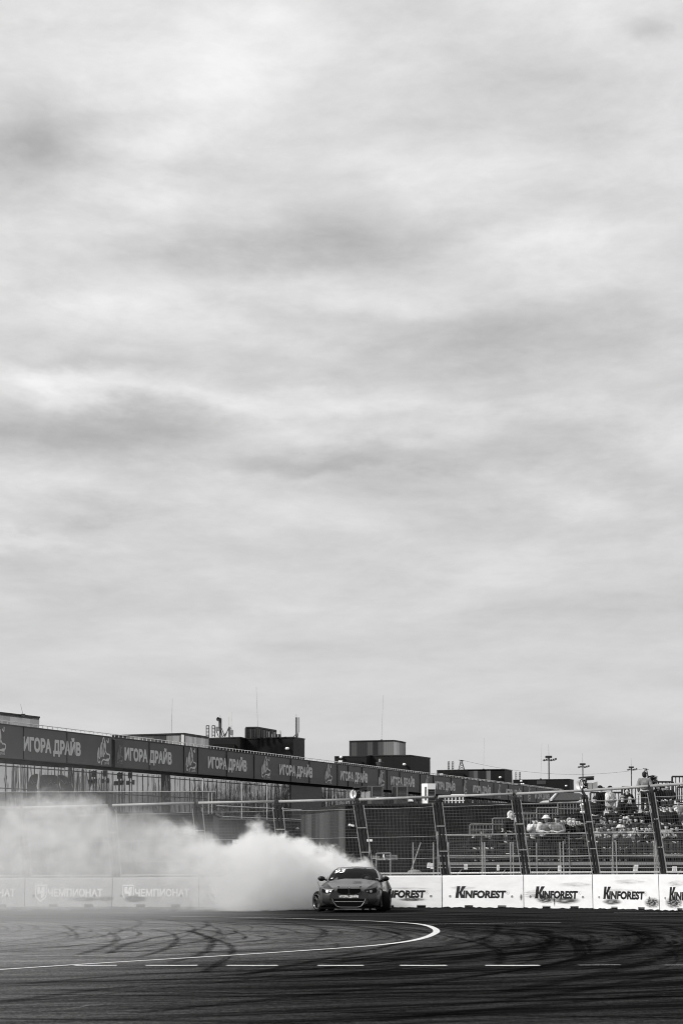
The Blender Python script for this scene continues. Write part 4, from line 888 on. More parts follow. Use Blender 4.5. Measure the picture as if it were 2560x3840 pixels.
m = MB(); m.para(at(1500,3100,TG-.08), at(1541,3100,TG-.08)-at(1500,3100,TG-.08), (0,.06,0), at(1500,3290,TG-.08)-at(1500,3100,TG-.08)); m.build('door', M['grey_dark'], t)
m = MB()                                   # railing on its roof to the right
for x in (1668,1681,1694,1708,1722,1735): m.tube(at(x,3016,TG+2), at(x,2988 if x < 1690 else 2981,TG+2), .04, n=5)
m.tube(at(1660,2990,TG+2), at(1690,2988,TG+2), .035); m.tube(at(1690,2981,TG+2), at(1740,2980,TG+2), .04); m.tube(at(1660,3003,TG+2), at(1740,3002,TG+2), .03); m.build('roof_railing', M['light_metal'], t)
def unit(x0, x1, x2, y0, y1, label, body, white=False):
    t = thing('rooftop_unit', label, 'rooftop unit', tuple(at(x1,y1,TG+1.5)), 'rooftop units on the striped building')
    k = TG+1.5; a, b, c = at(x0,y1,k+.6), at(x1,y1,k), at(x2,y1,k+.1); h = at(x1,y0,k)-b
    m = MB(); m.prism([a, b, c, c+Vector((0,1,0)), a+Vector((0,.6,0))], h); m.build('cabinet', body, t)
    F = lambda u, v, d=.03: b.lerp(c, u)+h*v+Vector((0,-d,0))
    m = MB(); m.poly([F(.1,.42 if not white else .08), F(.92,.42 if not white else .08), F(.92,.94 if not white else .70), F(.1,.94 if not white else .70)]); lo = m.build('louvre', M['dark'], t)
    m = MB(); q = [F(.08,.40 if not white else .06,.04), F(.94,.40 if not white else .06,.04), F(.94,.96 if not white else .72,.04), F(.08,.96 if not white else .72,.04)]; m.path(q+q[:1], .02, 4)
    for v in [.46+.06*q for q in range(8)] if not white else [.12+.07*q for q in range(8)]: m.tube(F(.1,v,.035), F(.92,v,.035), .006, n=3)
    m.build('louvre_frame', M['grey'], lo)
    G_ = lambda u, v, d=.02: a.lerp(b, u)+h*v+Vector((-.02,-d,0))
    m = MB()
    if white:
        for u in (.55,.75): m.poly([G_(u,.2), G_(u+.09,.2), G_(u+.09,.85), G_(u,.85)])
    else: m.poly([G_(.2,.4), G_(.85,.4), G_(.85,.93), G_(.2,.93)])
    m.build('side_slot', M['dark'], t)
    m = MB(); m.box(F(.5,.36,.05), (.16,.04,.07)); m.build('badge', M['white'], t)
unit(1377,1392,1437,2946,3017,'grey rooftop unit with dark louvre, directly right of the loudspeaker above the car', M['grey_dark'])
unit(1469,1486,1530,2946,3017,'grey rooftop unit with dark louvre, between its grey twin and the white unit', M['grey_dark'])
unit(1581,1602,1632,2938,3017,'white rooftop unit with two slots in its side', M['white'], True)
t = thing('roof_hood', 'small white hooded outlet on the roof between the grey and the white unit', 'roof vent', tuple(at(1540,3012,TG+1)))
m = MB(); m.prism([at(1530,3005,TG+1), at(1550,3005,TG+1), at(1546,2997,TG+1), at(1531,2997,TG+1)], (0,.5,0)); m.build('hood', M['white'], t); m = MB(); m.box(at(1537,3012,TG+1.2), (.2,.3,.2)); m.build('outlet_pipe', M['dark'], t)

# hip roofed pavilion and white tents beyond
t = thing('hip_roof_pavilion', 'dark pavilion with a hipped shingle roof and pale corner trim, behind the leaning spectators', 'pavilion', tuple(at(2125,3290,190)))
A = [at(2054,3001,186), at(2200,2998,186), at(2210,2996,196), at(2066,2998,196)]; r0, r1 = at(2091,2974,191), at(2172,2974,191)
m = MB(); m.poly([A[0],A[1],r1,r0]); m.poly([A[1],A[2],r1]); m.poly([A[2],A[3],r0,r1]); m.poly([A[3],A[0],r0]); m.build('roof', M['roof'], t)
m = MB(); m.tube(A[0]+Vector((.25,-.1,.05)), r0+Vector((-.1,-.1,.08)), .16, .11, n=5); m.build('hip_trim', M['light_metal'], t)
m = MB(); m.prism([A[0], A[1], A[2], A[3]], (0,0,-.35)); m.build('eaves', M['dark'], t)
m = MB(); z = A[0].z-.35; m.para(Vector((A[0].x+.5,A[0].y+.5,0)), (A[1].x-A[0].x-1,0,0), (0,8,0), (0,0,z)); m.build('wall', M['cladding_dark'], t)
def tent(x0, x1, yb, yt, k, label):
    a, b = at(x0,yb,k), at(x1,yb,k); w = b.x-a.x; z1 = at(x0,yt,k).z
    t = thing('white_tent', label, 'tent', (a.x,a.y,0), 'white tents behind the striped building'); m = MB()
    pr = [(a.x,a.z),(a.x+w*.25,a.z+(z1-a.z)*.35),(a.x+w*.55,a.z+(z1-a.z)*.85),(b.x-w*.05,z1),(b.x,z1-.05),(b.x,a.z)]
    m.prism([(x,a.y,z) for x, z in pr], (0,2.5,0)); m.build('canopy', M['canvas'], t); m = MB()
    for x in (a.x+.1, b.x-.1): m.tube((x,a.y+.2,0), (x,a.y+.2,a.z), .04)
    m.build('tent_pole', M['galv'], t)
tent(2013, 2057, 3012, 3001, 178, 'small white tent left of the hip roofed pavilion'); tent(2157, 2205, 3010, 2996, 178, 'small white tent at the right end of the hip roofed pavilion')

# floodlight masts and lattice towers far behind
def mast(px, ytop, x0, x1, k, label):
    b = at(px, 3290, k); t = thing('floodlight_mast', label, 'floodlight mast', (b.x, b.y, 0), 'floodlight masts in the distance'); top = at(px-2.5, ytop, k); w = (x1-x0)/FPX*k
    m = MB(); m.tube((b.x,b.y,0), top+Vector((0,0,.1)), .16, .12, n=8); m.build('mast_pole', M['mast'], t)
    m = MB(); m.tube(top, top+Vector((0,0,w*1.1)), .03, .015, n=4); m.build('lightning_rod', M['mast'], t)
    m = MB(); m.para(top+Vector((-w*.27,-.6,0)), (w*.5,0,0), (0,1.2,0), (0,0,w*.16)); m.para(top+Vector((-w*.5,-.2,-w*.22)), (w,0,0), (0,.3,0), (0,0,.1)); m.build('head_frame', M['mast'], t)
    for q in range(6):
        x = -w*.46+w*.185*q; m = MB(); m.para(top+Vector((x,-.5,-w*.30+(q % 3)*w*.05)), (w*.13,-.25,.06), (.05,.35,.1), (-.04,0,w*.13)); m.build('floodlight', M['mast'], t)
mast(2059,2842,2033,2080,360,'floodlight mast above the farthest low dark block, tallest of the three'); mast(2186,2869,2163,2203,430,'floodlight mast just above the right loudspeaker'); mast(2368,2880,2347,2382,490,'floodlight mast left of the spectator in the grey hoodie')
def pylon(px, ytop, ybase, k, wb, label):
    b = at(px, 3290, k); t = thing('lattice_tower', label, 'pylon', (b.x,b.y,0), 'power line towers in the distance'); zt, zb = at(px,ytop,k).z, at(px,ybase,k).z; w0 = wb/FPX*k/2
    zz = [0, zb*.5, zb, zb+(zt-zb)*.3, zb+(zt-zb)*.55, zb+(zt-zb)*.78, zt]; ww = [w0*2.2, w0*1.6, w0, w0*.72, w0*.5, w0*.34, w0*.2]; m = MB()
    for sx, sy in ((-1,-1),(1,-1),(1,1),(-1,1)):
        for i in range(6): m.tube((b.x+sx*ww[i],b.y+sy*ww[i],zz[i]), (b.x+sx*ww[i+1],b.y+sy*ww[i+1],zz[i+1]), .12, n=4)
    m.build('tower_leg', M['mast'], t); m = MB()
    for i in range(6):
        for s in (-1,1): m.tube((b.x-s*ww[i],b.y-ww[i],zz[i]), (b.x+s*ww[i+1],b.y-ww[i+1],zz[i+1]), .07, n=4); m.tube((b.x-ww[i],b.y+s*ww[i],zz[i]), (b.x-ww[i+1],b.y-s*ww[i+1],zz[i+1]), .07, n=4)
    m.build('lattice', M['mast'], t); m = MB(); m.tube((b.x-w0*.8,b.y,zt), (b.x+w0*.8,b.y,zt-.3), .1, n=4); m.build('cross_arm', M['mast'], t); return Vector((b.x,b.y,zt))
p0 = pylon(1734,2850,2886,560,22,'lattice power tower above the dark block with lighter panels'); p1 = pylon(2432,2882,2935,600,26,'lattice power tower behind the spectator in the grey hoodie')
t = thing('power_line', 'thin sagging power line strung between the two lattice towers', 'power line', tuple(p0)); m = MB()
m.path([p0.lerp(p1, q/16)-Vector((0,0,3.*4*(q/16)*(1-q/16))) for q in range(17)], .035, 3); m.build('wire', M['mast'], t)
# wood beyond the stands (mirrored in the pit building's glass)
g = MB(); rnd = random.Random(3)
for q in range(170):
    Y = rnd.uniform(120, 620); X = .33*Y+rnd.uniform(8, 32); h = rnd.uniform(10, 23)*(.70+Y/600); r = h*rnd.uniform(.14, .2); lay = 6
    g.tube((X,Y,0), (X,Y,h*.9), .18, .05, n=5, caps=False)
    for l in range(lay):
        z0 = h*(.14+.14*l); rr = r*(1-l/lay*.85)*rnd.uniform(.8, 1.2); i = len(g.v); n = 9; g.v.append(Vector((X,Y,z0+h*.24)))
        for k in range(n): a = 2*math.pi*k/n+l; f = rr*(1 if k % 2 else .6)*rnd.uniform(.8,1.2); g.v.append(Vector((X+f*math.cos(a), Y+f*math.sin(a), z0-(.04*h if k % 2 else 0))))
        g.f += [(i, i+1+k, i+1+(k+1) % n) for k in range(n)]
tag(g.build('far_wood', mat('conifer', .035, .9, .1, var=.4, vscale=2.), recalc=False), 'dark spruce wood beyond the stands, mirrored in the pit building glass', 'wood', kind='stuff')

# ------------------------------------------------------------------ grandstand
DECK = {0:(75.2,1.68,1690), 1:(76.8,1.96,1738), 2:(78.0,2.32,1900), 3:(79.2,2.75,2170), 4:(80.4,3.16,2230), 5:(81.8,3.86,2375)}   # row: distance, height, photo column where it starts
st = thing('grandstand', 'scaffold grandstand with stepped dark decks, rails and mesh front, full of spectators', 'grandstand', tuple(gnd(2150,3360)))
XR = at(2700, 3200, 81).x
def wx(px, k): return (px-CX)/FPX*k
def dY(k): return at(1280, 3150, k).y
for r, (k, z, x0) in DECK.items():
    xa = wx(x0, k); m = MB(); m.para((xa, dY(k)-.6, z-.06), (XR-xa,0,0), (0,1.25,0), (0,0,.06)); m.build('deck', M['dark'], st)
    m = MB(); m.para((xa, dY(k)+.62, z-.5), (XR-xa,0,0), (0,.04,0), (0,0,.5)); m.build('riser', M['cladding_dark'], st)
    if r: m = MB(); m.para((xa, dY(k)+.15, z+.38), (XR-xa,0,0), (0,.34,0), (0,0,.045)); m.build('bench', M['grey_dark'], st)
xa = wx(1640, 74.8); Yf = dY(74.8)
m = MB(); m.para((xa, Yf-.35, 1.59), (XR-xa,0,0), (0,.05,0), (0,0,.11)); m.build('deck_edge', M['galv'], st)
for z, r in ((1.93,.035),(1.48,.03),(1.14,.035),(.65,.03)):
    m = MB(); m.tube((xa, Yf-.38, z), (XR, Yf-.38, z), r, n=6); m.build('scaffold_tube', M['galv'], st)
x = xa
while x < XR:
    m = MB(); m.tube((x, Yf-.36, 0), (x, Yf-.36, 2.9), .028, n=6); m.build('scaffold_upright', M['galv'], st)
    m = MB(); m.tube((x, Yf-.34, .1), (x+1.0, Yf-.34, 1.5), .022, n=5); m.build('scaffold_brace', M['galv'], st); x += 1.75
# mesh front of the stand
m = MB(); m.tube((xa, Yf-.4, 2.77), (XR, Yf-.4, 2.89), .028, n=6); m.build('front_rail', M['galv'], st)
m = MB(); n = int((XR-xa)/.075)
for q in range(n): x = xa+(XR-xa)*q/n; m.tube((x, Yf-.4, 1.72), (x, Yf-.4, 2.77+.12*q/n), .0045, n=3, caps=False)
for z in (1.82,2.0,2.18,2.36,2.54,2.68): m.tube((xa, Yf-.41, z), (XR, Yf-.41, z+.06), .006, n=3, caps=False)
m.build('front_mesh', M['wire'], st)
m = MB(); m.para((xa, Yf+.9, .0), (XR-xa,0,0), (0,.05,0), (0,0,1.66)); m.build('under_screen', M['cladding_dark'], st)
# side stair rails stepping up to the right
for px, py, px2, k in ((1761,3091,1848,77.8),(1846,3069,1928,78.4),(1926,3050,2012,79),(2011,3029,2092,79.6),(2090,3010,2172,80.2)):
    m = MB(); m.path([at(px,3128,k), at(px,py+3,k), at(px+3,py,k), at(px2,py,k)], .035, 6); m.tube(at(px,py+22,k), at(px2,py+21,k), .02, n=5)
    for q in range(1,7): xx = px+(px2-px)*q/7; m.tube(at(xx,py,k), at(xx,py+42,k), .014, n=4)
    m.build('stair_rail', M['grey'], st)
# barred guards along the back
def guard(x0, x1, y0, y1, k, bars, name='back_guard'):
    m = MB(); m.tube(at(x0,y0,k), at(x1,y0,k), .045, n=6); m.tube(at(x0,y1,k), at(x1,y1,k), .03, n=6); m.tube(at(x0,y0,k), at(x0,y1+60,k), .045, n=6); m.tube(at(x1,y0,k), at(x1,y1+60,k), .04, n=6)
    n = max(2, int((x1-x0)/bars))
    for q in range(1, n): xx = x0+(x1-x0)*q/n; m.tube(at(xx,y0,k), at(xx,y1,k), .022, n=4)
    m.build(name, M['mast'], st)
guard(2212,2331,2972,3030,83,12.5); guard(2330,2418,2951,3030,83.3,12.5); guard(2440,2522,2932,2990,83.8,13); guard(2518,2640,2912,3000,84.4,13); guard(2538,2640,2951,3010,82.6,14)
# white sheets hung on the middle guard
t = thing('white_banner', 'white sheets hanging below the back guard behind the grey hoodie, between dark bars', 'banner', tuple(at(2400,3010,82.9)))
for a, b, c, d in ((2392,3014,2400,3052),(2403,3012,2420,3053),(2421,3024,2440,3053),(2473,3010,2482,3028)):
    m = MB(); m.prism([at(a+3,b,82.9), at(c,b-1,82.9), at(c+1,d,82.9), at(a,d-2,82.9)], (0,.02,0)); m.build('sheet', M['canvas'], t)

# mesh barrier panels between wall and stand, with notices
def mesh_panel(x0, x1, yt, k, label, mid=False, lean=0):
    a, b = at(x0, yt, k), at(x1, yt, k); t = thing('mesh_barrier_panel', label, 'fence panel', (a.x, a.y, 0), 'mesh barrier panels behind the wall'); z = a.z
    for px, l in ((a, 0), (b, lean)): m = MB(); m.tube((px.x-l, px.y, .05), (px.x, px.y, z+.03), .026, n=6); m.build('frame_post', M['rail'], t)
    m = MB()
    for zz in (z-.25, 1.55, .55): m.tube((a.x, a.y, zz), (b.x, b.y, zz), .014, n=4)
    m.build('frame_rail', M['wire'], t); m = MB(); n = int((b.x-a.x)/.10)
    for q in range(1, n): x = a.x+(b.x-a.x)*q/n; m.tube((x, a.y, .3), (x, a.y, z-.02), .0035, n=3, caps=False)
    for q in range(14): zz = .5+(z-.5)*q/13; m.tube((a.x, a.y, zz+.02*math.sin(q*2)), (b.x, b.y, zz-.02*math.sin(q*3)), .0055, n=3, caps=False)
    m.build('mesh', M['wire'], t)
    if mid: m = MB(); x = (a.x+b.x)/2; m.tube((x, a.y-.02, 0), (x, a.y-.02, z), .02); m.build('middle_post', M['rail'], t)
    m = MB(); m.box((a.x, a.y, .06), (.5,.22,.12)); m.build('foot_block', M['dark'], t)
mesh_panel(1548,1624,3162,71.81,'short mesh barrier panel right of the car roof with a slanting brace beside it')
mesh_panel(1680,1808,3162,71.52,'mesh barrier panel carrying the leftmost single notice'); mesh_panel(1816,1912,3161,71.32,'narrow mesh barrier panel below the white hood'); mesh_panel(1922,2098,3160,71.13,'wide mesh barrier panel below the bucket hat', True)
mesh_panel(2110,2296,3158,70.93,'wide mesh barrier panel below the pale puffer jacket, its left post tilted', False, .12); mesh_panel(2308,2450,3157,70.73,'mesh barrier panel below the dense crowd, left of the last leaning post'); mesh_panel(2456,2640,3156,70.54,'mesh barrier panel at the right edge of the photo')
t = thing('brace_pole', 'slanting pale pole leaning on the short mesh panel right of the car', 'pole', tuple(at(1537,3275,71.32))); m = MB(); m.tube(at(1537,3275,71.32), at(1577,3160,71.71), .022, n=6); m.build('pole', M['rail'], t); m = MB(); m.ball(at(1553,3272,71.32), (.28,.2,.12), 10, 6); m.build('sand_bag', M['grey'], t, smooth=True)
def notice(x0, x1, y0, y1, k, label, tilt=0, name='notice_sheet'):
    a = at(x0,y1,k); t = thing(name, label, 'notice', tuple(a), 'white notices tied to the mesh barrier'); w = at(x1,y1,k)-a; h = at(x0+tilt,y0,k)-a
    m = MB(); m.para(a, w, (0,.012,0), h); m.build('sheet', M['paper'], t); m = MB()
    for q in range(4): m.poly([a+w*.2+h*(.75-.15*q)+Vector((0,-.006,0)), a+w*.8+h*(.75-.15*q)+Vector((0,-.006,0)), a+w*.8+h*(.78-.15*q)+Vector((0,-.006,0)), a+w*.2+h*(.78-.15*q)+Vector((0,-.006,0))])
    m.build('print_line', M['grey'], t)
notice(1599,1612,3235,3255,71.61,'tilted white notice, left one of the close pair right of the car',3); notice(1613,1624,3237,3258,71.61,'upright white notice, right one of the close pair right of the car'); notice(1739,1752,3240,3261,71.42,'single white notice below the lone dark haired spectators'); notice(1861,1871,3243,3264,71.22,'narrow white notice below the spectator with the white hood')
notice(2090,2103,3245,3267,71.03,'white notice below the pale puffer leaning on the rail'); notice(2371,2388,3242,3271,70.64,'large white notice below the dense crowd',4); notice(2518,2536,3249,3272,70.44,'white notice at the far right, behind vertical bars')
t = thing('work_light', 'small white floodlight on a pole just right of the car roof', 'floodlight', tuple(at(1384,3290,72.30))); m = MB(); m.tube(at(1384,3290,72.30), at(1384,3160,72.30), .022); m.build('light_pole', M['galv'], t); m = MB(); m.para(at(1375,3156,72.10), (.22,0,0), (0,.15,0), (0,0,.09)); m.build('lamp_head', M['white'], t); m = MB(); m.para(at(1390,3166,72.20), (.1,0,.03), (0,.1,0), (0,0,.08)); m.torus(at(1404,3196,72.20), (0,-1,0), .12, .012, 14, 5); m.build('bracket', M['post'], t)
t = thing('crowd_gate', 'low pale tube gate hung with a cloth, right of the car roof', 'gate', tuple(at(1410,3290,74.40))); m = MB(); m.path([at(1411,3290,74.40), at(1411,3200,74.40), at(1464,3199,74.40), at(1464,3290,74.40)], .026); m.tube(at(1411,3224,74.40), at(1464,3224,74.40), .02); m.build('gate_frame', M['rail'], t)
m = MB(); m.prism([at(1432,3224,74.3), at(1435,3204,74.3), at(1440,3203,74.3), at(1444,3224,74.3), at(1440,3224,74.3), at(1437,3212,74.3)], (0,.03,0)); m.build('hung_cloth', M['canvas'], t); m = MB(); m.poly([at(1395,3222,74.50), at(1424,3222,74.50), at(1424,3210,74.50), at(1395,3208,74.50)]); m.poly([at(1446,3224,74.50), at(1490,3224,74.50), at(1488,3206,74.50), at(1446,3206,74.50)]); m.build('grey_sheet', M['grey'], t)
t = thing('storage_box', 'white box with a rounded lid standing above the smoke behind the fence', 'storage box', tuple(at(886,3240,90))); m = MB(); m.prism([at(871,3240,90), at(905,3240,90), at(905,3158,90), at(871,3158,90)], (0,.8,0)); m.build('box_body', M['canvas'], t); m = MB(); m.prism([at(870,3157,89.9), at(904,3157,89.9), at(902,3148,89.9), at(890,3147.5,89.9), at(872,3150,89.9)], (0,1,0)); m.build('lid', M['white'], t)

# ------------------------------------------------------------------ people
def skin(chains, rad, sub=1):
    """joints joined by edges, grown into one smooth skin. chains: list of joint-name lists; rad: name -> (point, radius)"""
    names = []; edges = []
    for c in chains:
        for n in c:
            if n not in names: names.append(n)
        edges += [(names.index(a), names.index(b)) for a, b in zip(c, c[1:])]
    me = bpy.data.meshes.new('s'); me.from_pydata([rad[n][0] for n in names], edges, []); o = bpy.data.objects.new('s', me); COL.objects.link(o)
    sk = o.modifiers.new('k', 'SKIN'); sk.use_smooth_shade = True
    for v, n in zip(me.skin_vertices[0].data, names):
        r = rad[n][1]; v.radius = r if isinstance(r, tuple) else (r, r); v.use_root = n == names[0]
    sb = o.modifiers.new('b', 'SUBSURF'); sb.levels = sb.render_levels = sub
    out = bpy.data.meshes.new_from_object(o.evaluated_get(bpy.context.evaluated_depsgraph_get())); bpy.data.objects.remove(o); bpy.data.meshes.remove(me)
    return out
def pose_joints(pose):
    V = lambda *a: Vector(a); J = {}
    sit = pose.startswith('sit'); dz = -.46 if sit else 0.; lean = .30 if pose == 'lean' else (.08 if sit else .0)
    def tz(x, y, z):                         # torso point: dropped when seated, tipped forward when leaning
        h = z-.93; return V(x, y-lean*h*1.6, .93+h*(1-.25*lean)+dz)
    J['pelvis'] = (tz(0,0,.93), (.145,.115)); J['belly'] = (tz(0,-.01,1.12), (.135,.115)); J['chest'] = (tz(0,0,1.31), (.16,.12)); J['neck'] = (tz(0,-.01,1.48), .055)
    J['jaw'] = (tz(0,-.035,1.545), (.062,.07)); J['face'] = (tz(0,-.03,1.63), (.078,.092)); J['crown'] = (tz(0,-.012,1.70), (.06,.07)); J['nose'] = (tz(0,-.128,1.60), .014)
    for s, n in ((-1,'l'),(1,'r')):
        J['ear'+n] = (tz(s*.085,-.01,1.61), .016)
        J['sh'+n] = (tz(s*.19,0,1.40), .07)
        if sit: J['hip'+n] = (V(s*.10,-.02,.47), .09); J['knee'+n] = (V(s*.13,-.44,.50), .062); J['ank'+n] = (V(s*.13,-.42,.09), .045); J['toe'+n] = (V(s*.14,-.60,.045), .038)
        else: J['hip'+n] = (V(s*.09,.0,.86), .09); J['knee'+n] = (V(s*.11,-.02,.49), .062); J['ank'+n] = (V(s*.115,.02,.09), .045); J['toe'+n] = (V(s*.14,-.16,.04), .038)
        e, w, f = {'down': ((s*.27,.03,1.13),(s*.27,-.05,.90),(0,-.02,-.09)), 'cross': ((s*.27,-.04,1.13),(-s*.03,-.22,1.17),(-s*.08,-.01,.02)), 'lean': ((s*.28,-.10,1.12),(s*.10,-.34,1.12),(-s*.07,-.04,-.01)),
                   'phone': ((s*.25,-.15,1.20),(s*.07,-.24,1.50),(-s*.03,-.02,.08)), 'sit': ((s*.27,-.05,1.14),(s*.13,-.30,1.05),(-s*.04,-.08,-.02)), 'sitphone': ((s*.25,-.15,1.18),(s*.08,-.24,1.46),(-s*.03,-.02,.08)), 'sitclap': ((s*.27,-.08,1.15),(s*.05,-.30,1.22),(-s*.02,-.04,.07))}[pose]
        J['el'+n] = (tz(*e), .052); J['wr'+n] = (tz(*w), .031); d = V(*f); J['palm'+n] = (J['wr'+n][0]+d*.75, (.038,.02))
        side = V(d.y, -d.x, 0) if abs(d.z) > .05 else V(0,0,1); side = side.normalized() if side.length > 1e-4 else V(1,0,0); dn = d.normalized()
        for k, (o_, ln) in enumerate(((-.030,.060),(-.010,.075),(.010,.070),(.030,.055))):
            a = J['palm'+n][0]+side*o_+dn*.02; J[f'f{n}{k}a'] = (a+dn*ln*.5, .009); J[f'f{n}{k}b'] = (a+dn*ln+V(0,.012,-.006), .0075)
        a = J['palm'+n][0]-side*.035; J['th'+n] = (a-side*.022+dn*.02, .010); J['tt'+n] = (a-side*.03+dn*.05, .008)
    return J
BODY = {}
def body_parts(pose):
    if pose in BODY: return BODY[pose]
    J = pose_joints(pose)
    spine = ['pelvis','belly','chest','neck','jaw','face','crown']; ch = [spine, ['face','nose']]
    for n in 'lr': ch += [['face','ear'+n], ['chest','sh'+n,'el'+n,'wr'+n,'palm'+n], ['palm'+n,'th'+n,'tt'+n], ['pelvis','hip'+n,'knee'+n,'ank'+n,'toe'+n]]+[['palm'+n, f'f{n}{k}a', f'f{n}{k}b'] for k in range(4)]
    body = skin(ch, J, 1)
    def fat(n, k): r = J[n][1]; return (J[n][0], tuple(q+k for q in r) if isinstance(r, tuple) else r+k)
    K = {n: fat(n, .056) for n in J}; K['wrl'] = fat('wrl', .018); K['wrr'] = fat('wrr', .018); K['neck'] = (J['neck'][0]-Vector((0,0,.02)), .085)
    jacket = skin([['pelvis','belly','chest','neck'], ['chest','shl','ell','wrl'], ['chest','shr','elr','wrr']], K, 1)
    K2 = {n: fat(n, .022) for n in J}; legs = skin([['pelvis','hipl','kneel','ankl'], ['pelvis','hipr','kneer','ankr']], K2, 1)
    m = MB()
    for n in 'lr': p, q = J['ank'+n][0], J['toe'+n][0]; m.ball((p+q)/2-Vector((0,0,.012)), (.055,.15,.045), 10, 6)
    shoes = m
    c = J['face'][0]; BODY[pose] = (body, jacket, legs, shoes, c); return BODY[pose]
HG = {}
def headgear(kind, c):
    k = (kind, round(c.z,3), round(c.y,3))
    if k in HG: return HG[k]
    m = MB(); C = c+Vector((0,.015,.01))
    if kind == 'hair': m.ball(C+Vector((0,.012,.015)), (.102,.118,.115), 14, 7, -.15, 1.); m.ball(C+Vector((0,.05,-.03)), (.095,.08,.11), 12, 6)
    elif kind == 'long': m.ball(C+Vector((0,.012,.015)), (.106,.122,.118), 14, 7, -.15, 1.); m.ball(C+Vector((0,.055,-.09)), (.115,.085,.19), 12, 7)
    elif kind == 'cap': m.ball(C+Vector((0,.005,.02)), (.106,.122,.115), 14, 7, .05, 1.); m.prism([C+Vector((math.sin(a)*.10, -.07-math.cos(a)*.135, .035)) for a in [R(-75+15*q) for q in range(11)]], (0,0,.014))
    elif kind == 'bucket': m.ball(C+Vector((0,.0,.03)), (.112,.125,.11), 14, 6, .0, .9); m.revolve(C+Vector((0,0,.02)), (0,0,1), [(.11,.03),(.18,-.02),(.178,-.03),(.105,.015)], 18)
    elif kind == 'beanie': m.ball(C+Vector((0,.005,.015)), (.108,.122,.13), 14, 7, .0, 1.); m.torus(C+Vector((0,.005,.02)), (0,0,1), .105, .018, 18, 6)
    elif kind == 'hood':
        m.ball(C+Vector((0,.03,.0)), (.132,.135,.155), 14, 8, -.95, 1.); m.ball(C+Vector((0,.03,-.13)), (.16,.14,.07), 12, 6)
        m.v = [Vector((v.x, max(v.y, C.y-.015-.55*max(0, v.z-C.z-.035)) if v.z < C.z+.12 else v.y, v.z)) for v in m.v]
    HG[k] = m; return m
GM = {}
def cloth(g_):
    k = round(g_, 2)
    if k not in GM: GM[k] = mat('cloth', k, .9, .1, var=.45, vscale=7, bump=.9, bscale=9)
    return GM[k]
SKIN_M = mat('skin', .52, .55, .3); HAIR_M = mat('dark_hair', .012, .6, .3); SHOE = mat('shoe', .03, .7, .2); EYE = mat('eye', .02, .3, .4)
def link_mesh(name, me, mt, parent, copy=True):
    if copy: me = me.copy()
    me.materials.clear(); me.materials.append(mt); o = bpy.data.objects.new(name, me); COL.objects.link(o); o.parent = parent; return o
def person(loc, yaw, pose, jacket, trousers, gear, gear_g, label, scale=1., group='spectators on the grandstand', item=None):
    t = thing('person', label, 'person', loc, group); t.rotation_euler = (0,0,yaw); t.scale = (scale,)*3
    body, jk, lg, shoes, c = body_parts(pose)
    link_mesh('body', body, SKIN_M, t); link_mesh('jacket', jk, cloth(jacket), t); link_mesh('trousers', lg, cloth(trousers), t)
    shoes.build('shoe', SHOE, t, world=False, smooth=True)
    e = MB()
    for s in (-1,1): e.ball(c+Vector((s*.033,-.088,.0)), (.014,.008,.009), 8, 5)
    e.tube(c+Vector((-.025,-.095,-.075)), c+Vector((.025,-.095,-.075)), .006, n=5); e.build('face_features', EYE, t, world=False)
    if gear:
        hm = HAIR_M if gear in ('hair','long') and gear_g is None else cloth(gear_g)
        headgear(gear, c).build({'long':'hair','bucket':'bucket_hat'}.get(gear, gear), hm, t, world=False, smooth=gear != 'cap')
    if item == 'glasses': m = MB(); m.box(c+Vector((0,-.098,.004)), (.135,.012,.034)); m.build('sunglasses', M['black'], t, world=False)
    if item == 'bag': m = MB(); m.tube(c+Vector((-.13,-.12,-.22)), c+Vector((.16,-.16,-.62)), .018, n=5); m.box(c+Vector((.17,-.16,-.70)), (.2,.1,.16)); m.build('shoulder_bag', M['grey_dark'], t, world=False)
    if item == 'collar': m = MB(); m.torus(c+Vector((0,.01,-.17)), (0,-.2,1), .085, .03, 14, 6); m.build('collar', M['canvas'], t, world=False, smooth=True)
    if item == 'shoulders': m = MB(); m.ball(c+Vector((0,.01,-.24)), (.235,.135,.10), 14, 7); m.build('pale_yoke', M['canvas'], t, world=False, smooth=True)
    return t
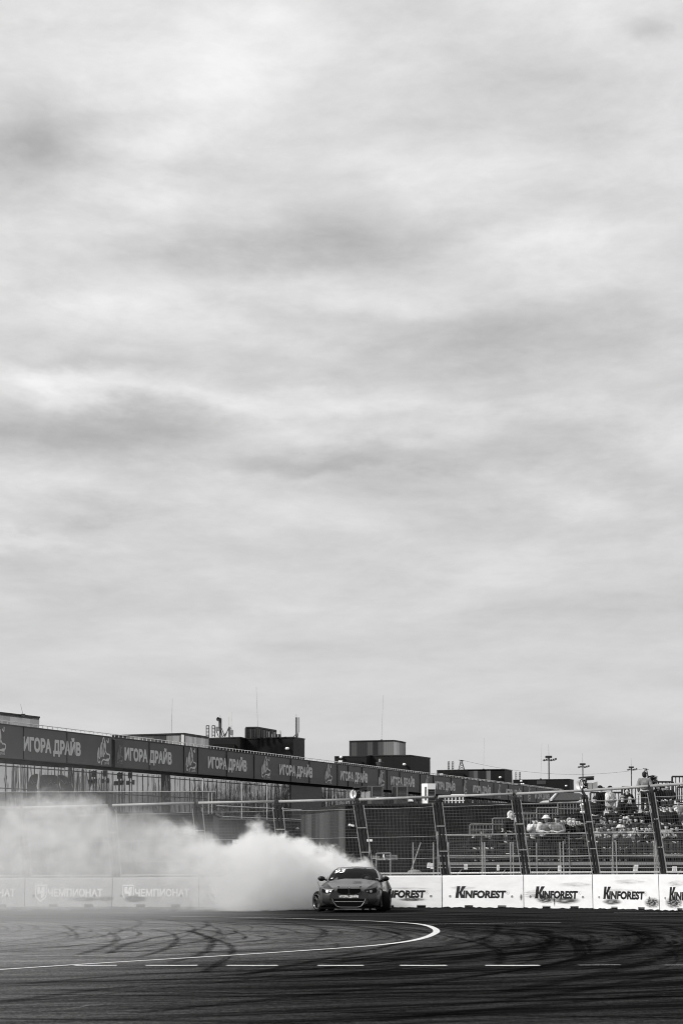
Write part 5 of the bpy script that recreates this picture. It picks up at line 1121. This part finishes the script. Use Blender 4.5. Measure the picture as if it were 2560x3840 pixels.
# photo column, row, pose, turn, jacket, trousers, head, head grey, size, label, worn
PEOPLE = [
 (1775,0,'sit',25,.02,.03,'hair',None,.98,'spectator in dark clothes sitting alone at the low left end of the stand',None),
 (1823,0,'sit',20,.02,.03,'long',None,1.0,'spectator with long dark hair turned aside, left of the dark cap, low in the stand',None),
 (1839,0,'sit',-5,.03,.03,'cap',.02,.94,'spectator in a dark cap facing the track, right of the long dark hair',None),
 (1884,1,'sit',40,.02,.03,'hair',None,.98,'pale faced spectator in black sitting left of the white hood',None),
 (1903,1,'sit',15,.10,.03,'hair',None,.93,'spectator in a grey jacket sitting just below the white hood',None),
 (1916,1,'down',30,.02,.03,'hood',.80,1.03,'standing spectator in a big white hood and black jacket, left of a leaning post','collar'),
 (1936,1,'down',10,.05,.04,'hood',.22,.93,'spectator in a grey hood half behind the leaning post, right of the white hood',None),
 (1978,0,'sit',-10,.02,.04,'hair',None,.92,'small child in dark clothes at the rail, right of the leaning post',None),
 (2003,0,'phone',10,.60,.03,'long',None,1.03,'spectator with dark hair and glasses in a pale jacket, left of the bucket hat','glasses'),
 (2029,0,'lean',25,.55,.05,'bucket',.70,1.10,'spectator in a pale bucket hat and white jacket leaning on the rail',None),
 (2049,0,'lean',-30,.08,.03,'hair',None,.98,'spectator in a dark grey jacket bent over the rail, right of the bucket hat',None),
 (2081,0,'lean',5,.34,.05,'cap',.02,1.10,'spectator in a dark cap and pale puffer jacket leaning on the rail',None),
 (2110,0,'phone',5,.015,.02,'hair',None,1.03,'spectator all in black at the rail, right of the dark cap and pale puffer','collar'),
 (2119,0,'sit',-5,.02,.03,'hair',None,.93,'child with dark hair low behind the rail, between two figures in black',None),
 (2137,0,'down',20,.02,.02,'hood',.45,1.0,'spectator in black with a pale grey hood, left of the larger grey hood',None),
 (2152,0,'phone',-10,.05,.03,'hood',.32,.99,'spectator in a large grey hood with pale lining, left of the black camera holder','collar'),
 (2150,0,'sit',0,.05,.04,'hair',None,.90,'child with pale face low behind the rail, below the large grey hood',None),
 (2167,0,'phone',0,.015,.02,'hair',None,1.01,'spectator in black holding a camera to the face, left of the thick post',None),
 (2186,2,'down',15,.012,.02,'cap',.75,1.04,'big standing figure in black with white cap and shoulders, behind the thick post','shoulders'),
 (2234,3,'down',-5,.02,.02,'hair',None,.99,'standing spectator in black with a pale face, right of the thick post under the loudspeaker',None),
 (2254,4,'down',60,.015,.02,'cap',.02,1.05,'tall standing spectator in black seen from the side, left of the pale puffer coat',None),
 (2292,4,'cross',50,.62,.55,'cap',.02,1.04,'standing spectator in a big white puffer coat and dark cap, arms folded',None),
 (2336,3,'down',60,.02,.03,'cap',.28,1.02,'standing spectator in black with a grey cap, left of the dark hood',None),
 (2356,4,'down',0,.015,.02,'hood',.02,.99,'standing spectator in a black hood against the sky, left of the grey hoodie',None),
 (2366,3,'phone',-10,.03,.02,'beanie',.35,.97,'spectator in a pale beanie below and right of the black hood',None),
 (2230,2,'sit',0,.02,.03,'hair',None,.98,'seated spectator in black beside the thick post, below the standing pale face',None),
 (2259,2,'sitclap',15,.30,.05,'cap',.05,1.0,'seated spectator in grey clapping, below the tall figure in black',None),
 (2273,2,'sitphone',-15,.05,.04,'beanie',.30,.97,'seated spectator in a grey beanie with raised hands, below the white puffer coat',None),
 (2246,1,'sit',5,.45,.04,'hair',None,1.0,'seated spectator in a pale jacket just behind the rail, right of the thick post',None),
 (2290,1,'sitclap',-10,.03,.03,'hair',None,.96,'seated spectator in dark clothes with raised arms, below the white puffer coat',None),
 (2326,1,'sitphone',20,.35,.04,'bucket',.62,1.0,'seated spectator in a pale bucket hat filming, left part of the dense crowd',None),
 (2342,1,'sit',5,.20,.04,'cap',.45,.97,'seated spectator in a pale grey cap next to the filming bucket hat',None),
 (2361,1,'sitclap',-5,.50,.05,'hair',None,.98,'seated spectator in a white jacket clapping, middle of the dense crowd',None),
 (2382,1,'sitphone',10,.55,.05,'hair',None,1.0,'seated spectator in a white jacket with arms raised in a triangle',None),
 (2345,2,'sit',10,.15,.05,'cap',.50,1.0,'seated spectator in a pale cap behind the filming bucket hat',None),
 (2359,2,'sitclap',-5,.25,.05,'beanie',.55,1.0,'seated spectator in a pale beanie in the second row of the dense crowd',None),
 (2388,2,'sit',20,.02,.03,'hair',None,1.02,'seated spectator in black with pale forehead, second row, left of the side face',None),
 (2404,2,'sit',60,.02,.03,'hair',None,1.03,'seated spectator in black shown side face, below the hanging white sheets',None),
 (2432,3,'sit',10,.012,.02,'hair',None,.98,'large seated figure in black beside the last leaning post',None),
 (2429,1,'sitphone',0,.03,.03,'hair',None,1.0,'seated spectator in black raising a phone, left of the last leaning post',None),
 (2447,1,'sit',-15,.06,.03,'beanie',.15,.99,'seated spectator in a dark beanie touching the last leaning post',None),
 (2424,5,'down',165,.22,.02,'hair',None,1.04,'spectator in a grey hoodie standing with the back turned, highest on the stand',None),
 (2479,5,'sit',0,.02,.02,'hood',.02,.99,'seated spectator in a black hood on the top row, right of the grey hoodie',None),
 (2496,5,'sit',10,.02,.03,'hair',None,.96,'seated pale faced spectator on the top row, middle of three',None),
 (2517,5,'sit',-10,.02,.03,'cap',.02,1.03,'seated spectator in a black cap on the top row, under the barred guard',None),
 (2494,2,'down',-5,.02,.03,'hair',None,1.02,'standing spectator in black with a pale bib, right of the last leaning post','collar'),
 (2517,2,'down',10,.02,.02,'hair',None,1.02,'standing spectator in black with a white collar near the right edge','collar'),
 (2511,3,'sit',-20,.40,.04,'cap',.45,.97,'seated spectator in a pale grey cap near the right edge',None),
 (2487,2,'sitphone',10,.12,.04,'hair',None,1.04,'seated spectator with raised hands directly right of the last leaning post',None),
 (2506,1,'sitclap',0,.30,.04,'hair',None,1.05,'seated spectator in grey clapping, below the pale grey cap at the right',None),
 (2545,3,'sit',20,.10,.03,'hood',.75,.99,'seated spectator in a white hood at the right edge of the photo',None),
 (2535,2,'sitphone',0,.03,.03,'hair',None,1.0,'seated spectator in black below the white hood at the right edge',None),
 (2556,4,'sit',-15,.20,.04,'hair',None,.98,'seated spectator in a grey checked jacket at the right edge, above the white hood',None)]
for px, row, pose, yw, jg, tg, gear, gg, sc_, label, item in PEOPLE:
    k, z, _ = DECK[row]; s_ = pose.startswith('sit')
    y = dY(k)+(.32 if s_ else (-.30 if pose == 'lean' else -.15))
    if px in (2119,2150,1978): y -= .35
    if gear and gg is None and gear not in ('hair','long'): gg = .02
    person((wx(px, k), y, z), R(yw), pose, jg, tg, gear, gg, label, sc_, item=item)
rnd = random.Random(21)
for px, row, pose in ((2217,1,'sit'),(2262,1,'sitclap'),(2275,0,'sit'),(2302,2,'sit'),(2308,1,'sit'),(2316,2,'sitclap'),(2330,2,'sit'),(2352,0,'sit'),(2374,2,'sitphone'),(2398,1,'sit'),(2412,1,'sitclap'),(2418,2,'sit'),(2302,3,'sit'),(2318,3,'sit'),(2340,3,'sit'),(2378,3,'sit'),(2398,3,'sitclap'),(2461,2,'sit'),(2472,1,'sit'),(2522,1,'sit'),(2552,1,'sitclap'),(2472,3,'sit'),(2527,3,'sit')):
    k, z, _ = DECK[row]; person((wx(px+rnd.uniform(-3,3), k), dY(k)+.32, z), R(rnd.uniform(-30,30)), pose, .025, .03, 'hair', None, 'bareheaded spectator in dark clothes packed into the seated crowd at the right of the stand', rnd.uniform(.95,1.04))
m = MB(); xa0 = wx(1690, DECK[0][0]); m.para((xa0, dY(DECK[0][0])+.2, 1.72+.38), (XR-xa0,0,0), (0,.34,0), (0,0,.045)); m.build('bench', M['grey_dark'], st)
# the driver, seated behind the windscreen on the right-hand side of the picture
dt = person(tuple(CAR_T(.36, 2.62, .02)), R(-5), 'sit', .03, .03, None, None, 'driver in a dark suit and pale helmet, just visible behind the windscreen', .86, group='people in cars')
del dt['group']
c = body_parts('sit')[4]; m = MB(); m.ball(c+Vector((0,.0,.0)), (.14,.16,.155), 16, 10); m.build('helmet', cloth(.30), dt, world=False, smooth=True); m = MB(); m.prism([c+Vector((math.sin(R(a))*.142, -math.cos(R(a))*.163, -.02)) for a in range(-60,61,15)], (0,0,.07)); m.build('visor', M['black'], dt, world=False)
# spruce top beyond the stand
b = at(2457, 3290, 320); t = thing('spruce_tree', 'top of a dark spruce right of the grey hoodie, beyond the stand', 'tree', (b.x,b.y,0)); zt = at(2457,2906,320).z
m = MB(); m.tube((b.x,b.y,0), (b.x,b.y,zt), .3, .04, n=6); m.build('trunk', M['mast'], t)
m = MB(); rnd = random.Random(5)
for q in range(900):
    f = rnd.random()**1.3; z = zt*(1-.75*f); r = (.25+f*4.2)*rnd.uniform(.3,1); a = rnd.uniform(0, 6.28); p = Vector((b.x+r*math.cos(a), b.y+r*math.sin(a), z-.25*r)); d = Vector((math.cos(a), math.sin(a), -.35))*rnd.uniform(.4,.9); w = Vector((-math.sin(a), math.cos(a), .2))*.22
    m.poly([p, p+d*.6+w, p+d, p+d*.6-w])
m.build('crown', mat('spruce_needles', .03, .9, .1, var=.4, vscale=1.), t, recalc=False)

# ------------------------------------------------------------------ tyre smoke
def smoke_material(name, heights, dens, y_edge=True, z_soft=.42, wob=2.3, nscale=.95, step=.25):
    m = bpy.data.materials.new(name); m.use_nodes = True; nt = m.node_tree; N = nt.nodes; L = nt.links; N.clear()
    def math_(op, a, b=None, clamp=False):
        n = N.new('ShaderNodeMath'); n.operation = op; n.use_clamp = clamp
        for i, v in enumerate((a, b)):
            if v is None: continue
            if isinstance(v, (int, float)): n.inputs[i].default_value = v
            else: L.new(v, n.inputs[i])
        return n.outputs[0]
    def smooth(v, a, b):
        n = N.new('ShaderNodeMapRange'); n.interpolation_type = 'SMOOTHSTEP'; L.new(v, n.inputs[0])
        for i, q in ((1,a),(2,b)):
            if isinstance(q, (int, float)): n.inputs[i].default_value = q
            else: L.new(q, n.inputs[i])
        return n.outputs[0]
    ge = N.new('ShaderNodeNewGeometry'); P = ge.outputs['Position']; sp = N.new('ShaderNodeSeparateXYZ'); L.new(P, sp.inputs[0]); X, Y, Z = sp.outputs
    X0, X1 = heights[0][0], heights[-1][0]
    def curve(tab, top):
        r = N.new('ShaderNodeValToRGB'); r.color_ramp.interpolation = 'EASE'; el = r.color_ramp.elements
        while len(el) < len(tab): el.new(.5)
        for e, (x, v) in zip(el, tab): e.position = (x-X0)/(X1-X0); e.color = (v/top,)*3+(1,)
        u = N.new('ShaderNodeMapRange'); L.new(X, u.inputs[0]); u.inputs[1].default_value = X0; u.inputs[2].default_value = X1; L.new(u.outputs[0], r.inputs[0])
        return math_('MULTIPLY', r.outputs[0], top)
    def noise(sc, det, rough, off, dist=0.):
        mp = N.new('ShaderNodeMapping'); mp.inputs['Location'].default_value = off; mp.inputs['Scale'].default_value = (1,.4,1.05); L.new(P, mp.inputs[0])
        n = N.new('ShaderNodeTexNoise'); n.inputs['Scale'].default_value = sc; n.inputs['Detail'].default_value = det; n.inputs['Roughness'].default_value = rough; n.inputs['Distortion'].default_value = dist; L.new(mp.outputs[0], n.inputs['Vector']); return n.outputs['Fac']
    n1 = noise(nscale, 5, .58, (3,1,7), .5); n2 = noise(nscale*1.7, 4, .6, (9,4,2), .3); n3 = noise(nscale*3.1, 4, .65, (1,8,5), .6)
    h = math_('ADD', curve(heights, 5.), math_('MULTIPLY', math_('SUBTRACT', n1, .5), wob))
    h = math_('ADD', h, math_('MULTIPLY', math_('SUBTRACT', n3, .5), 1.1))
    edge = smooth(math_('SUBTRACT', h, Z), 0., z_soft)
    d = math_('MULTIPLY', curve(dens, 2.), edge)
    d = math_('MULTIPLY', d, math_('ADD', .03, math_('MULTIPLY', math_('POWER', n2, 4.), 20.)))
    low = math_('ADD', .38, math_('MULTIPLY', smooth(Z, .5, 1.7), .62)); lm = smooth(X, -3.2, -5.2)   # thinner near the ground once it has drifted
    d = math_('MULTIPLY', d, math_('ADD', math_('SUBTRACT', 1., lm), math_('MULTIPLY', low, lm)))
    ys = math_('ADD', Y0, math_('MULTIPLY', smooth(X, -3.4, -.8), 3.7))
    d = math_('MULTIPLY', d, smooth(math_('SUBTRACT', math_('ADD', Y, math_('MULTIPLY', n1, 1.2)), ys), 0., .8))
    d = math_('MULTIPLY', d, smooth(math_('SUBTRACT', X1, X), 0., .5))
    v = N.new('ShaderNodeVolumePrincipled'); v.inputs['Color'].default_value = (.955,.955,.955,1); v.inputs['Anisotropy'].default_value = .0; L.new(d, v.inputs['Density'])
    o = N.new('ShaderNodeOutputMaterial'); L.new(v.outputs[0], o.inputs['Volume']); m.cycles.volume_step_rate = step
    return m
car_y = CAR_T(0, .0, 0).y; Y0 = car_y+1.4
def sx(px, t=64.): return (px-CX)/FPX*t
def sz(py, t=64.): return at(CX, py, t).z
H_ = [(-60,3010),(60,2990),(170,2975),(300,2978),(400,3015),(470,3060),(560,3045),(640,3075),(700,3070),(760,3130),(850,3160),(960,3095),(1040,3135),(1120,3150),(1220,3180),(1300,3205),(1350,3222),(1425,3262)]
heights = [(sx(x), sz(y)) for x, y in H_]
dens = [(sx(x), d) for x, d in ((-60,.10),(120,.10),(250,.11),(330,.08),(430,.065),(520,.06),(600,.09),(700,.17),(800,.26),(950,.48),(1050,.75),(1300,1.1),(1425,1.0))]
g = MB(); g.para((sx(-75), car_y+.2, .01), (sx(1430)-sx(-75),0,0), (0,9.2,0), (0,0,4.6))
tag(g.build('tyre_smoke', smoke_material('tyre_smoke', heights, dens)), 'dense white tyre smoke billowing left from the car', 'smoke', kind='stuff')
# thinner smoke that has drifted over the left of the track
def drift():
    m = bpy.data.materials.new('drifting_smoke'); m.use_nodes = True; nt = m.node_tree; N = nt.nodes; L = nt.links; N.clear()
    ge = N.new('ShaderNodeNewGeometry'); sp = N.new('ShaderNodeSeparateXYZ'); L.new(ge.outputs['Position'], sp.inputs[0])
    a = N.new('ShaderNodeMapRange'); a.interpolation_type = 'SMOOTHSTEP'; L.new(sp.outputs[0], a.inputs[0]); a.inputs[1].default_value = -1.0; a.inputs[2].default_value = -6.; a.inputs[3].default_value = 0; a.inputs[4].default_value = .0135
    n = N.new('ShaderNodeTexNoise'); n.inputs['Scale'].default_value = .22; n.inputs['Detail'].default_value = 2; L.new(ge.outputs['Position'], n.inputs['Vector'])
    q = N.new('ShaderNodeMath'); q.operation = 'MULTIPLY_ADD'; L.new(n.outputs['Fac'], q.inputs[0]); q.inputs[1].default_value = 1.4; q.inputs[2].default_value = .3
    u = N.new('ShaderNodeMath'); u.operation = 'MULTIPLY'; L.new(a.outputs[0], u.inputs[0]); L.new(q.outputs[0], u.inputs[1])
    v = N.new('ShaderNodeVolumePrincipled'); v.inputs['Color'].default_value = (.95,.95,.95,1); L.new(u.outputs[0], v.inputs['Density'])
    o = N.new('ShaderNodeOutputMaterial'); L.new(v.outputs[0], o.inputs['Volume']); m.cycles.volume_step_rate = .6
    return m
g = MB(); g.para((-24, 11, .01), (24.3,0,0), (0,49.5,0), (0,0,2.6))
tag(g.build('drifting_smoke', drift()), 'thin smoke drifting over the left half of the track', 'smoke', kind='stuff')
